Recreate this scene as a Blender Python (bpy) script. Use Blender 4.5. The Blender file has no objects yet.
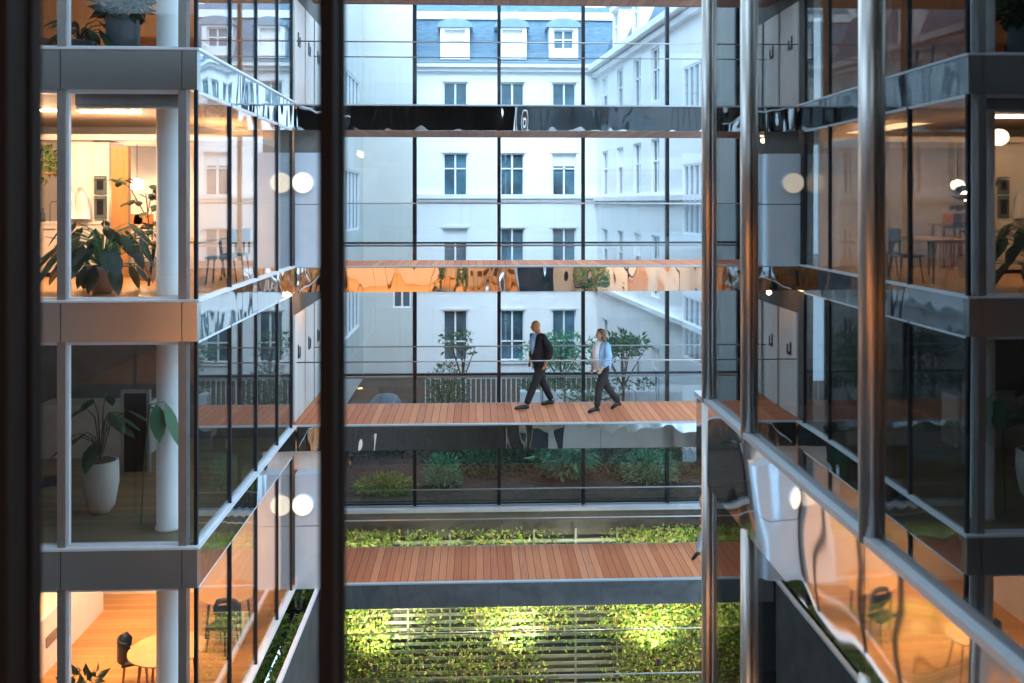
import bpy, bmesh, math, random
from mathutils import Vector, Matrix
random.seed(7)
S = bpy.context.scene
COL = S.collection
PI = math.pi
# ------------------------------------------------------------------ camera frame used to measure the photograph
F = 900.0; TH = math.radians(2.3); CX = 512.0; HY = 203.0
FW = Vector((math.sin(TH), math.cos(TH), 0)); RT = Vector((math.cos(TH), -math.sin(TH), 0)); UP = Vector((0, 0, 1))
def ray(px, py): return FW*F + RT*(px-CX) + UP*(HY-py)
def at(px, py, Y):
    d = ray(px, py); return d*(Y/d.y)
def atx(px, py, X):
    d = ray(px, py); return d*(X/d.x)
def onplane(px, py, o, n):
    d = ray(px, py); return d*(o.dot(n)/d.dot(n))
FL = {3: 8.96, 2: 5.54, 1: 2.12, 0: -1.37, -1: -4.79, -2: -8.21, -3: -11.63}
BH = 0.55                       # height of a slab edge band
GR = -13.2
# ------------------------------------------------------------------ materials
def new_mat(name):
    m = bpy.data.materials.new(name); m.use_nodes = True
    nt = m.node_tree; nt.nodes.clear(); return m, nt
def N(nt, t, **k):
    n = nt.nodes.new('ShaderNode'+t)
    for a, b in k.items():
        if a in n.inputs: n.inputs[a].default_value = b
        else: setattr(n, a, b)
    return n
def L(nt, a, b): nt.links.new(a, b)
def c4(c): return (c[0], c[1], c[2], 1.0)
def ramp(nt, fac, stops):
    r = N(nt, 'ValToRGB'); e = r.color_ramp.elements
    e[0].position = stops[0][0]; e[0].color = c4(stops[0][1]); e[1].position = stops[-1][0]; e[1].color = c4(stops[-1][1])
    for p, c in stops[1:-1]:
        x = e.new(p); x.color = c4(c)
    L(nt, fac, r.inputs[0]); return r.outputs[0]
def pos(nt, scale=(1, 1, 1), kind='Position'):
    if kind == 'Position': src = N(nt, 'NewGeometry').outputs['Position']
    else: src = N(nt, 'TexCoord').outputs['Object']
    mp = N(nt, 'Mapping'); mp.inputs['Scale'].default_value = scale; L(nt, src, mp.inputs[0]); return mp.outputs[0]
def plain(name, col, rough=.5, metal=0, var=.12, scale=3, bump=0, bscale=(6, 6, 6), spec=.5, kind='Position', mscale=(1, 1, 1)):
    m, nt = new_mat(name)
    out = N(nt, 'OutputMaterial'); b = N(nt, 'BsdfPrincipled', Roughness=rough, Metallic=metal)
    b.inputs['Specular IOR Level'].default_value = spec
    v = pos(nt, mscale, kind)
    nz = N(nt, 'TexNoise', Scale=scale, Detail=4.0); L(nt, v, nz.inputs[0])
    lo = [max(0, x*(1-var)) for x in col]; hi = [min(1, x*(1+var)) for x in col]
    L(nt, ramp(nt, nz.outputs[0], [(.3, lo), (.7, hi)]), b.inputs['Base Color'])
    if bump:
        v2 = pos(nt, bscale, kind)
        n2 = N(nt, 'TexNoise', Scale=1.0, Detail=1.0); L(nt, v2, n2.inputs[0])
        bp = N(nt, 'Bump', Strength=1.0, Distance=bump); L(nt, n2.outputs[0], bp.inputs['Height']); L(nt, bp.outputs[0], b.inputs['Normal'])
    L(nt, b.outputs[0], out.inputs[0]); return m
def wood(name, cols, axis='X', width=.165, rough=.45, gap=.06, along=1.0, bump=.004):
    """boards: one random tint per board counted along the axis, fine grain along the other"""
    m, nt = new_mat(name)
    out = N(nt, 'OutputMaterial'); b = N(nt, 'BsdfPrincipled', Roughness=rough); b.inputs['Specular IOR Level'].default_value = .3
    g = N(nt, 'NewGeometry'); sp = N(nt, 'SeparateXYZ'); L(nt, g.outputs['Position'], sp.inputs[0])
    dv = N(nt, 'Math', operation='DIVIDE'); L(nt, sp.outputs[axis], dv.inputs[0]); dv.inputs[1].default_value = width
    fl = N(nt, 'Math', operation='FLOOR'); L(nt, dv.outputs[0], fl.inputs[0])
    fr = N(nt, 'Math', operation='FRACT'); L(nt, dv.outputs[0], fr.inputs[0])
    wn = N(nt, 'TexWhiteNoise', noise_dimensions='1D'); L(nt, fl.outputs[0], wn.inputs['W'])
    mp = N(nt, 'Mapping'); mp.inputs['Scale'].default_value = (30, 1.5, 30) if axis == 'X' else (1.5, 30, 30)
    L(nt, g.outputs['Position'], mp.inputs[0])
    nz = N(nt, 'TexNoise', Scale=1.0, Detail=5.0); L(nt, mp.outputs[0], nz.inputs[0])
    mixf = N(nt, 'Math', operation='MULTIPLY_ADD'); L(nt, nz.outputs[0], mixf.inputs[0]); mixf.inputs[1].default_value = .35
    L(nt, wn.outputs[0], mixf.inputs[2])
    dv2 = N(nt, 'Math', operation='DIVIDE'); L(nt, mixf.outputs[0], dv2.inputs[0]); dv2.inputs[1].default_value = 1.35
    cr = ramp(nt, dv2.outputs[0], [(i/(len(cols)-1), c) for i, c in enumerate(cols)])
    gp = N(nt, 'Math', operation='LESS_THAN'); L(nt, fr.outputs[0], gp.inputs[0]); gp.inputs[1].default_value = gap
    mx = N(nt, 'Mix', data_type='RGBA'); L(nt, gp.outputs[0], mx.inputs[0]); L(nt, cr, mx.inputs[6]); mx.inputs[7].default_value = (.03, .015, .01, 1)
    L(nt, mx.outputs[2], b.inputs['Base Color']); L(nt, b.outputs[0], out.inputs[0]); return m
def glass(name, ior=1.5, tint=(.95, .98, 1.0), wav=0, wscale=(1, 1, 1), rtint=(1, 1, 1)):
    m, nt = new_mat(name)
    out = N(nt, 'OutputMaterial'); tr = N(nt, 'BsdfTransparent'); tr.inputs[0].default_value = c4(tint)
    gl = N(nt, 'BsdfGlossy', Roughness=0.0); gl.inputs[0].default_value = c4(rtint)
    g = N(nt, 'NewGeometry')
    mi = N(nt, 'Mix', data_type='FLOAT'); L(nt, g.outputs['Backfacing'], mi.inputs[0]); mi.inputs[2].default_value = ior; mi.inputs[3].default_value = 1/ior
    fr = N(nt, 'Fresnel'); L(nt, mi.outputs[0], fr.inputs[0])
    if wav:
        v = pos(nt, wscale); nz = N(nt, 'TexNoise', Scale=1.0, Detail=0.0); L(nt, v, nz.inputs[0])
        bp = N(nt, 'Bump', Strength=1.0, Distance=wav); L(nt, nz.outputs[0], bp.inputs['Height']); L(nt, bp.outputs[0], gl.inputs['Normal'])
    mx = N(nt, 'MixShader'); L(nt, fr.outputs[0], mx.inputs[0]); L(nt, tr.outputs[0], mx.inputs[1]); L(nt, gl.outputs[0], mx.inputs[2])
    L(nt, mx.outputs[0], out.inputs[0]); return m
def emit(name, col, st):
    m, nt = new_mat(name); out = N(nt, 'OutputMaterial'); e = N(nt, 'Emission', Strength=st); e.inputs[0].default_value = c4(col)
    L(nt, e.outputs[0], out.inputs[0]); return m
def leafmat(name, cols, rough=.45, trans=.25):
    m, nt = new_mat(name); out = N(nt, 'OutputMaterial'); b = N(nt, 'BsdfPrincipled', Roughness=rough)
    g = N(nt, 'NewGeometry'); r = ramp(nt, g.outputs['Random Per Island'], [(i/(len(cols)-1), c) for i, c in enumerate(cols)])
    L(nt, r, b.inputs['Base Color']); t = N(nt, 'BsdfTranslucent'); L(nt, r, t.inputs[0])
    mx = N(nt, 'MixShader'); mx.inputs[0].default_value = trans; L(nt, b.outputs[0], mx.inputs[1]); L(nt, t.outputs[0], mx.inputs[2])
    L(nt, mx.outputs[0], out.inputs[0]); return m
M = {}
M['steel'] = plain('brushed_steel_panel', (.74, .76, .76), .2, .95, .05, 1.5, bump=.004, bscale=(.9, .9, .6))
M['polished'] = plain('polished_wavy_steel', (.72, .76, .78), .04, 1, .03, 1, bump=.02, bscale=(1.6, 1.6, .7))
M['mirror_steel'] = plain('mirror_steel_band', (.82, .82, .82), .03, 1, .03, 1, bump=.02, bscale=(.9, 1.1, 1.0))
M['bridge_steel'] = plain('bridge_mirror_steel', (.72, .74, .74), .02, 1, .03, 1, bump=.02, bscale=(1.9, 1.9, .8))
M['frame'] = plain('grey_frame_metal', (.33, .32, .31), .4, .7, .08)
M['dark_frame'] = plain('dark_frame_metal', (.02, .024, .03), .4, .5, .1)
M['near_frame'] = plain('bronze_black_frame', (.05, .022, .013), .75, 0, .3, 2)
M['bright_frame'] = plain('satin_aluminium', (.8, .77, .73), .36, 1, .06)
M['white_metal'] = plain('white_painted_sill', (.75, .8, .85), .35, .2, .05)
M['edge'] = plain('edge_metal', (.5, .58, .64), .35, .5, .05)
M['rail'] = plain('rail_steel', (.4, .42, .45), .35, .9, .05)
M['deck'] = wood('red_hardwood_deck', [(.45, .12, .045), (.68, .22, .09), (.8, .31, .14), (.58, .17, .07), (.9, .45, .25)], 'X', .165, .65)
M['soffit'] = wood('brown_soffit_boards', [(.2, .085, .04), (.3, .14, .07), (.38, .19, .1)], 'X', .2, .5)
M['floor_wood'] = wood('honey_oak_floor', [(.42, .2, .07), (.55, .3, .12), (.62, .35, .15), (.5, .26, .1)], 'Y', .14, .35, .03)
M['floor_wood_shaded'] = wood('shaded_oak_floor', [(.16, .1, .05), (.22, .15, .08), (.26, .18, .1)], 'Y', .14, .45, .03)  # darker copy of the oak boards: the room's dimness is put into the colour
M['glass'] = glass('clear_glass', 1.5)
M['glass_side'] = glass('court_glass', 1.85, (.95, .97, .97), .0006, (1.2, 1.2, .5))
M['glass_near'] = glass('reflective_glass', 2.0, (.55, .58, .6), .0015, (1.2, .8, .5), (1, .98, .95))
M['glass_rail'] = glass('balustrade_glass', 1.3, (.97, .985, .99))
M['panel'] = plain('pale_blue_lacquer_panel', (.55, .68, .8), .28, .3, .04)
M['warm_lit'] = plain('warm_lit_panel', (.75, .6, .52), .5)  # pink tone carries the warm light falling on the lintel wall
M['white'] = plain('white_plaster', (.78, .76, .73), .6, 0, .04)
M['warmwhite'] = plain('cream_joinery', (.8, .72, .64), .5, 0, .04)
M['ceiling'] = plain('pale_ceiling', (.75, .6, .45), .6, 0, .05)
M['column'] = plain('column_plaster', (.7, .7, .68), .5, 0, .04)
M['orange_wood'] = plain('orange_veneer', (.55, .27, .1), .4, 0, .15, 2, mscale=(8, 8, .6))
M['facade'] = plain('pale_lime_render', (.88, .89, .9), .8, 0, .04, .6)
M['facade_b'] = plain('grey_beige_render', (.62, .63, .6), .8, 0, .05, .5)
M['mould'] = plain('stone_moulding', (.78, .8, .82), .8, 0, .06, 2)
M['slate'] = plain('blue_slate', (.08, .17, .25), .6, 0, .3, 2.5, mscale=(1, 1, 5))
M['zinc'] = plain('zinc_trim', (.2, .32, .4), .5, .1, .1)
M['winframe'] = plain('white_window_frame', (.85, .87, .88), .5, 0, .03)
M['pane'] = plain('blue_window_glass', (.06, .14, .19), .06, 0, .8, .55, spec=1.0)
M['curtain'] = plain('white_blind', (.85, .87, .88), .8, 0, .03)
M['bigpane'] = plain('wide_window_glass', (.25, .33, .38), .08, .3, .2, .5, spec=1)
M['concrete'] = plain('dark_concrete', (.06, .06, .06), .8, 0, .3, 2)
M['court'] = plain('court_paving', (.1, .1, .1), .7, 0, .3, 1)
M['soil'] = plain('brown_mulch', (.055, .03, .018), .95, 0, .5, 6, bump=.05)
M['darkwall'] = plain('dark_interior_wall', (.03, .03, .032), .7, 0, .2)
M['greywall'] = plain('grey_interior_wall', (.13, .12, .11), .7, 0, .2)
M['leaf'] = leafmat('green_leaves', [(.03, .09, .05), (.07, .17, .08), (.12, .26, .12)])
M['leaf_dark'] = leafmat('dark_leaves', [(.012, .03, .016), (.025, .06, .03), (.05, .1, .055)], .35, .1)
M['leaf_fern'] = leafmat('fern_leaves', [(.05, .2, .12), (.1, .34, .2), (.2, .45, .2)])
M['leaf_wall'] = leafmat('wall_leaves', [(.04, .1, .02), (.1, .22, .03), (.2, .36, .05), (.32, .46, .07), (.3, .2, .08), (.5, .55, .2)], .5, .2)
M['slat'] = plain('grey_green_slat', (.17, .22, .18), .6, 0, .2)
M['bark'] = plain('bark', (.09, .06, .04), .9, 0, .3, 8)
M['pot_pink'] = plain('rose_clay_pot', (.4, .25, .2), .6)
M['pot_cream'] = plain('cream_pot', (.4, .36, .31), .6, 0, .1)
M['pot_slate'] = plain('slate_blue_pot', (.1, .13, .15), .5, 0, .1)
M['black'] = plain('black_plastic', (.012, .012, .013), .4)
M['leather'] = plain('orange_leather', (.65, .2, .05), .5)
M['redwood'] = plain('red_brown_wood', (.4, .12, .04), .45)
M['oak'] = plain('oak_furniture', (.6, .36, .16), .4, 0, .12, 3)
M['cloth'] = plain('white_towel', (.75, .73, .7), .9)
M['lamp'] = emit('lamp_glow', (1, .8, .6), 9)
M['disc'] = emit('disc_lamp_glow', (1, .9, .76), 1.25)
M['lamp_hot'] = emit('strip_glow', (1, .85, .65), 14)
M['skin_dark'] = plain('tanned_skin', (.52, .2, .06), .5, 0, .06, 12)
M['skin'] = plain('fair_skin', (.6, .33, .22), .5, 0, .06, 12)
M['suit'] = plain('black_wool', (.014, .013, .016), .8)
M['trouser'] = plain('charcoal_trouser', (.018, .018, .022), .8)
M['shirt_blue'] = plain('light_blue_cotton', (.3, .5, .75), .8)
M['shirt_white'] = plain('white_cotton', (.8, .78, .76), .8)
M['lilac'] = plain('lilac_cotton', (.6, .5, .62), .8)
M['denim'] = plain('light_denim', (.4, .48, .56), .85)
M['hair'] = plain('brown_hair', (.18, .09, .04), .5, 0, .3, 20)
M['shoe'] = plain('black_leather', (.01, .01, .01), .3)
# ------------------------------------------------------------------ mesh helpers
class MB:
    def __init__(s): s.v = []; s.f = []
    def quad(s, *p):
        n = len(s.v); s.v += [tuple(q) for q in p]; s.f.append(tuple(range(n, n+len(p))))
    def box(s, x0, x1, y0, y1, z0, z1):
        s.obox(Vector((x0, y0, z0)), Vector((x1-x0, 0, 0)), Vector((0, y1-y0, 0)), Vector((0, 0, z1-z0)))
    def obox(s, o, a, b, c):
        n = len(s.v)
        for k in range(8):
            s.v.append(tuple(o + a*(k & 1) + b*((k >> 1) & 1) + c*((k >> 2) & 1)))
        q = [(0, 2, 3, 1), (4, 5, 7, 6), (0, 1, 5, 4), (2, 6, 7, 3), (0, 4, 6, 2), (1, 3, 7, 5)]
        if a.cross(b).dot(c) < 0: q = [t[::-1] for t in q]
        s.f += [tuple(n+i for i in t) for t in q]
    def tube(s, pts, r, n=8, cap=True):
        pts = [Vector(p) for p in pts]; rs = r if isinstance(r, (list, tuple)) else [r]*len(pts)
        base = len(s.v); prev = None
        for i, p in enumerate(pts):
            d = (pts[min(i+1, len(pts)-1)] - pts[max(i-1, 0)]).normalized()
            u = d.orthogonal().normalized() if prev is None else (prev - d*prev.dot(d)).normalized()
            prev = u; w = d.cross(u)
            for k in range(n):
                a = 2*PI*k/n; s.v.append(tuple(p + (u*math.cos(a) + w*math.sin(a))*rs[i]))
        for i in range(len(pts)-1):
            for k in range(n):
                a = base+i*n+k; b = base+i*n+(k+1) % n; s.f.append((a, b, b+n, a+n))
        if cap:
            s.f.append(tuple(range(base, base+n))[::-1]); e = base+(len(pts)-1)*n; s.f.append(tuple(range(e, e+n)))
    def lathe(s, c, prof, n=24):
        c = Vector(c); base = len(s.v)
        for r, z in prof:
            for k in range(n):
                a = 2*PI*k/n; s.v.append((c.x+r*math.cos(a), c.y+r*math.sin(a), c.z+z))
        for i in range(len(prof)-1):
            for k in range(n):
                a = base+i*n+k; b = base+i*n+(k+1) % n; s.f.append((a, b, b+n, a+n))
        s.f.append(tuple(range(base, base+n))[::-1]); e = base+(len(prof)-1)*n; s.f.append(tuple(range(e, e+n)))
    def disc(s, c, nrm, r, th, n=28):
        c = Vector(c); nrm = Vector(nrm).normalized(); s.tube([c, c+nrm*th], r, n)
    def leaf(s, p, d, size, w=.5, bend=.25, side=None):
        """a pointed leaf folded along its rib"""
        d = Vector(d).normalized(); side = side or d.cross(Vector((random.gauss(0, 1), random.gauss(0, 1), random.gauss(0, 1)))).normalized()
        nn = d.cross(side); p = Vector(p)
        a = p; m = p + d*size*.5 - nn*size*bend*.25; t = p + d*size - nn*size*bend
        l = p + d*size*.42 + side*size*w*.5 + nn*size*.06; r = p + d*size*.42 - side*size*w*.5 + nn*size*.06
        n = len(s.v); s.v += [tuple(a), tuple(l), tuple(t), tuple(r), tuple(m)]
        s.f += [(n, n+1, n+4), (n+1, n+2, n+4), (n+2, n+3, n+4), (n+3, n, n+4)]
    def cloud(s, c, rad, n, size, w=.5, outward=True):
        c = Vector(c)
        for _ in range(n):
            v = Vector((random.gauss(0, 1), random.gauss(0, 1), random.gauss(0, 1))).normalized()*(random.random()**.45)
            p = c + Vector((v.x*rad[0], v.y*rad[1], v.z*rad[2]))
            s.leaf(p, v + Vector((random.gauss(0, .5), random.gauss(0, .5), random.gauss(0, .4))), size*random.uniform(.7, 1.3), w)
    def build(s, name, mat, parent=None, smooth=False):
        me = bpy.data.meshes.new(name); me.from_pydata(s.v, [], s.f); me.update()
        if smooth:
            for p in me.polygons: p.use_smooth = True
        me.materials.append(M[mat] if isinstance(mat, str) else mat)
        o = bpy.data.objects.new(name, me); COL.objects.link(o)
        if parent is not None: o.parent = parent
        return o
def tag(o, label=None, cat=None, group=None, kind=None):
    if label: o['label'] = label
    if cat: o['category'] = cat
    if group: o['group'] = group
    if kind: o['kind'] = kind
    return o
def empty(name, loc=(0, 0, 0)):
    o = bpy.data.objects.new(name, None); COL.objects.link(o); o.location = loc; return o
def bx(name, mat, parent, *r):
    m = MB(); m.box(*r); return m.build(name, mat, parent)
def shift(o, root):   # parts are modelled in world space: keep them there under a root that stands elsewhere
    return o
def thing(name, label, cat, group=None, kind=None, loc=(0, 0, 0)):
    return tag(empty(name, loc), label, cat, group, kind)
def rebase(root):
    """move the root empty to the base of its thing without moving its parts"""
    lo = Vector((1e9,)*3); hi = -lo
    def walk(o):
        nonlocal lo, hi
        for c in [x for x in COL.objects if x.parent == o]:
            if c.type == 'MESH':
                for v in c.data.vertices:
                    lo = Vector(map(min, lo, v.co)); hi = Vector(map(max, hi, v.co))
    walk(root)
    base = Vector(((lo.x+hi.x)/2, (lo.y+hi.y)/2, lo.z)); root.location = base
    for c in [x for x in COL.objects if x.parent == root]: c.location = c.location - base
def copy_tree(o, parent=None):
    c = o.copy(); COL.objects.link(c); c.parent = parent
    for ch in [x for x in COL.objects if x.parent == o]: copy_tree(ch, c)
    return c
def light(name, kind, loc, power, col, size=1, size_y=None, rot=(0, 0, 0), spread=PI, spot=None):
    d = bpy.data.lights.new(name, kind); d.energy = power; d.color = col
    if kind == 'AREA':
        d.shape = 'RECTANGLE' if size_y else 'SQUARE'; d.size = size
        if size_y: d.size_y = size_y
        d.spread = spread
    elif kind == 'POINT': d.shadow_soft_size = size
    elif kind == 'SPOT': d.shadow_soft_size = size; d.spot_size = spot; d.spot_blend = .8
    o = bpy.data.objects.new(name, d); COL.objects.link(o); o.location = loc; o.rotation_euler = rot; return o
WARM = (1, .61, .32); AMBER = (1, .52, .2)
# ------------------------------------------------------------------ left building
LX = -3.88; LY = 12.7; LB = 19.35; LW = -10.5
fname = {2: 'roof storey', 1: 'top storey', 0: 'bright kitchen storey', -1: 'dark storey', -2: 'orange lit lowest storey'}
wn = [0]
def winname(): wn[0] += 1; return 'window_%d' % wn[0]
tn = [0]
def trimname(): tn[0] += 1; return 'trim_%d' % tn[0]
fx = [-9.02, -7.37, -5.72, -4.07]
sy = [12.7, 14.44, 16.13, 17.83, 19.18]
side_pos = ['next to the corner post', 'second from the corner post', 'third from the corner post', 'farthest along, by the round lamp wall']
for k in (1, 0, -1, -2):
    z0 = FL[k]; z1 = FL[k+1]-BH
    nm = {1: 'top left room with grey planters', 0: 'bright left kitchen', -1: 'dark left room with the cream pot', -2: 'orange lit room with the round table'}[k]
    for i in range(3):
        a, b = fx[i], fx[i+1]
        w = tag(empty(winname()), 'front glass bay of the %s, %s' % (nm, ['hidden outermost bay', 'narrow bay beside the dark near post', 'widest bay beside the round column'][i]), 'window', kind='structure')
        bx('pane', 'glass', w, a+.05, b-.05, LY+.03, LY+.045, z0+.06, z1-.02)
        bx('mullion', 'frame', w, b-.055, b+.055, LY-.04, LY+.12, z0, z1)
        m = MB(); m.box(a+.05, b-.05, LY, LY+.07, z0, z0+.06); m.box(a+.05, b-.05, LY, LY+.07, z1-.05, z1)
        m.box(a+.055, a+.09, LY, LY+.07, z0+.06, z1-.05); m.build('frame', 'white_metal', w)
    w = tag(empty(winname()), 'slim corner glass strip of the %s' % nm, 'window', kind='structure')
    bx('pane', 'glass', w, fx[3]+.055, LX-.05, LY+.03, LY+.045, z0+.04, z1-.02)
    bx('mullion', 'dark_frame', w, LX-.04, LX+.006, LY-.01, LY+.05, z0, z1)
    for i in range(4):
        a, b = sy[i], sy[i+1]
        w = tag(empty(winname()), 'side glass bay of the %s, %s' % (nm, side_pos[i]), 'window', kind='structure')
        bx('pane', 'glass_side', w, LX-.03, LX-.018, a+.05, b-.03, z0+.04, z1-.02)
        bx('mullion', 'dark_frame', w, LX-.06, LX+.006, b-.028, b+.028, z0, z1)
        m = MB(); m.box(LX-.05, LX+.01, a+.05, b-.035, z0, z0+.04); m.box(LX-.05, LX+.01, a+.05, b-.035, z1-.04, z1); m.build('frame', 'white_metal', w)
for k in (2, 1, 0, -1, -2, -3):
    z = FL[k]
    t = tag(empty(trimname()), 'grey metal slab band wrapping the corner at the foot of the %s' % {2: 'roof above the frame', 1: 'top left room', 0: 'bright left kitchen', -1: 'dark left room', -2: 'orange lit room', -3: 'lowest garden level'}[k], 'slab edge', kind='structure')
    for a, b in ((LW, fx[1]-.006), (fx[1]+.006, fx[2]-.006), (fx[2]+.006, fx[3]-.006), (fx[3]+.006, LX+.02)):
        bx('front_panel', 'steel', t, a, b, LY-.06, LY+.1, z-BH, z)
    for a, b in ((LY-.06+.16, 16.1), (16.112, LB+.1)):
        bx('side_panel', 'polished', t, LX-.12, LX+.02, a, b, z-BH, z)
    m = MB(); m.box(LW, LX+.06, LY-.1, LY, z, z+.03); m.box(LX-.05, LX+.06, LY, LB+.1, z, z+.03); m.build('sill', 'white_metal', t)
    if z > -11:
        tag(bx('floor', 'floor_wood_shaded' if k == -1 else 'floor_wood', None, LW, LX-.12, LY+.1, LB+4.6, z-.08, z), 'oak board floor of the %s' % {2: 'roof level', 1: 'top left room', 0: 'bright left kitchen', -1: 'dark left room', -2: 'orange lit room'}[k], 'floor', kind='structure')
        tag(bx('ceiling', 'ceiling', None, LW, LX-.12, LY+.1, LB+4.6, z-BH, z-.1), 'pale ceiling below the floor of the %s' % {2: 'roof level', 1: 'top left room', 0: 'bright left kitchen', -1: 'dark left room', -2: 'orange lit room'}[k], 'ceiling', kind='structure')
# outer west wall and back walls of the rooms
tag(bx('wall_left', 'greywall', None, LW-.2, LW, LY, LB+4.6, GR, FL[2]), 'far side wall inside the left building', 'wall', kind='structure')
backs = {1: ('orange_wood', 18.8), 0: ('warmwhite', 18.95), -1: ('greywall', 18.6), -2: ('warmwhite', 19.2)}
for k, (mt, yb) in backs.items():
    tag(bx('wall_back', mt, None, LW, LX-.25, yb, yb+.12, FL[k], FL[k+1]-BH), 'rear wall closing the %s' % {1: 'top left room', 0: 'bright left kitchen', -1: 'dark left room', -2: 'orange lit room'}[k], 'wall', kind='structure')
# round columns just behind the glass
for k, txt in ((1, 'blue grey round column in the top left room'), (0, 'white round column in the bright left kitchen'), (-1, 'pale round column in the dark left room beside a leaf'), (-2, 'pale round column in the orange lit room by the round table')):
    c = at(168.5, 300, 13.45); m = MB(); m.lathe((c.x, 13.45, FL[k]), [(.19, 0), (.19, .04), (.17, .05), (.17, FL[k+1]-BH-FL[k])], 28)
    tag(m.build('column', 'column', None, True), txt, 'column')
# roller blind cassette above the kitchen glass
t = thing('roller_blind', 'grey green roller blind rolled up above the bright kitchen glass', 'blind')
bx('cassette', 'frame', t, fx[2]+.12, fx[3]-.07, LY+.12, LY+.26, FL[1]-BH-.2, FL[1]-BH-.02)
bx('bottom_bar', 'bright_frame', t, fx[2]+.12, fx[3]-.07, LY+.16, LY+.2, FL[1]-BH-.24, FL[1]-BH-.2)
# ------------------------------------------------------------------ footbridges
def footbridge(k, label, x1=9.5):
    z = FL[k]; y0, y1 = 19.5, 21.6; x0 = LX+.03
    t = thing('footbridge', label, 'footbridge'); BH = .8 if k == 2 else .55
    bx('deck', 'deck', t, x0, x1, y0+.05, y1-.03, z-.06, z)
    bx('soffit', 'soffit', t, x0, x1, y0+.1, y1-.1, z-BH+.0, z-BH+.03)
    xs = [x0, -1.7, .5, 2.72, 4.95, 7.1, x1]
    for a, b in zip(xs[:-1], xs[1:]):
        m = MB(); m.obox(Vector((a+.004, y0+.02, z-BH)), Vector((b-a-.008, 0, 0)), Vector((0, .04, 0)), Vector((0, -.01, BH-.03)))
        m.build('fascia', 'bridge_steel', t)
    bx('back_fascia', 'frame', t, x0, x1, y1-.03, y1, z-BH, z)
    m = MB(); m.box(x0, x1, y0-.02, y0+.06, z-.02, z+.012); m.build('edge_trim', 'edge', t)
    for yy in (y0+.02, y1-.04):
        m = MB(); m.tube([(x0, yy, z+1.36), (x1, yy, z+1.36)], .015, 8); m.build('handrail', 'rail', t, True)
        for a, b in zip(xs[:-1], xs[1:]):
            bx('balustrade_panel', 'glass_rail', t, a+.01, b-.01, yy-.005, yy+.005, z+.02, z+1.33)
    rebase(t); return t
footbridge(2, 'footbridge overhead whose brown underside edges the top of view')
footbridge(1, 'second highest footbridge, dark mirrored band above the upper windows')
footbridge(0, 'footbridge above the walking pair with golden reflections on its band')
footbridge(-1, 'footbridge with red wood deck carrying the man and woman')
footbridge(-2, 'lower footbridge with red wood deck above the planted wall')
footbridge(-3, 'lowest footbridge whose handrail crosses in front of the planted wall')
# ------------------------------------------------------------------ glazing screen behind the bridges
GY = 23.9
gx = [-4.0] + [at(p, 300, GY).x for p in (331, 415, 499, 583, 667, 751)] + [9.5]
gz = [-8.0, -4.58, -1.1, 2.35, 5.8]
for j in range(4):
    for i in range(7):
        if j < 4:
            a, b = gx[i], gx[i+1]
            vert = ['low garden', 'middle', 'upper', 'top'][j]; hor = ['hidden leftmost', 'first', 'second', 'third', 'fourth', 'fifth', 'hidden rightmost'][i]
            w = tag(empty(winname()), 'tall glass screen bay behind the footbridges, %s row, %s from the left' % (vert, hor), 'window', kind='structure')
            bx('pane', 'glass', w, a+.05, b-.05, GY-.006, GY+.006, gz[j]+.05, gz[j+1]-.03)
            bx('mullion', 'dark_frame', w, b-.045, b+.045, GY-.08, GY+.08, gz[j], gz[j+1])
            m = MB(); m.box(a+.05, b-.05, GY-.05, GY+.05, gz[j]+.02, gz[j]+.07); m.build('transom', 'dark_frame', w)
            m = MB(); m.box(a+.05, b-.05, GY-.06, GY-.02, gz[j]-.05, gz[j]+.0); m.build('glazing_bar', 'rail', w)
tag(bx(trimname(), 'white_metal', None, -4, 9.5, GY-.25, GY+.1, -8.12, -8.03), 'pale ledge at the foot of the glass screen above the planted wall', 'ledge', kind='structure')
tag(bx('wall_garden', 'concrete', None, -4, 9.5, GY-.05, GY+.2, GR, -8.12), 'dark concrete wall below the glass screen', 'wall', kind='structure')
# ------------------------------------------------------------------ planted wall
t = thing('living_wall', 'planted wall of yellow green leaves on grey slats under the lower footbridge', 'green wall')
wy = GY-.3
m = MB()
z = -12.9
while z < -8.75: m.box(-4, 9.5, wy, wy+.03, z, z+.075); z += .19
m.build('slats', 'slat', t)
m = MB()
for x in [-4+.0+i*1.1 for i in range(13)]: m.box(x, x+.05, wy-.02, wy+.05, -13.1, -8.55)
m.build('uprights', 'slat', t)
m = MB()
def dens(x, z):
    v = math.sin(x*1.3+.8)*.5 + math.sin(x*.6+z*1.9+1.0)*.35 + math.sin(x*3.7+z*2.9)*.2
    if -1.0 < x < 3.2: v -= .35
    if x > 3.8 or x < -2.2: v += .9
    return v
n = 0
while n < 36000:
    x = random.uniform(-4, 9.4); z = random.uniform(-13, -8.5)
    if random.random() > .5+.5*dens(x, z): continue
    m.leaf((x, wy-random.uniform(.0, .28), z), (random.gauss(0, 1), random.gauss(-.5, .5), random.gauss(-.2, 1)), random.uniform(.05, .13), .55); n += 1
fo = m.build('foliage', 'leaf_wall', t); rebase(t)
tag(bx('court_floor', 'court', None, -12, 10, -6, GY, GR-.1, GR), 'dark paving at the bottom of the court', 'floor', kind='structure').name = 'floor'
for i in range(6):
    x = -3.0+i*2.0
    f = MB(); f.box(x-.35, x+.35, 22.2, 22.3, -8.88, -8.8); o = f.build('wall_washer', 'frame'); tag(o, 'slim wall washer lamp under the lower footbridge', 'lamp', 'wall washers over the planted wall')
    light('washer_light', 'AREA', (x, 22.25, -8.92), 85, (1, .93, .6), .7, .1, (math.radians(30), 0, 0))
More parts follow.
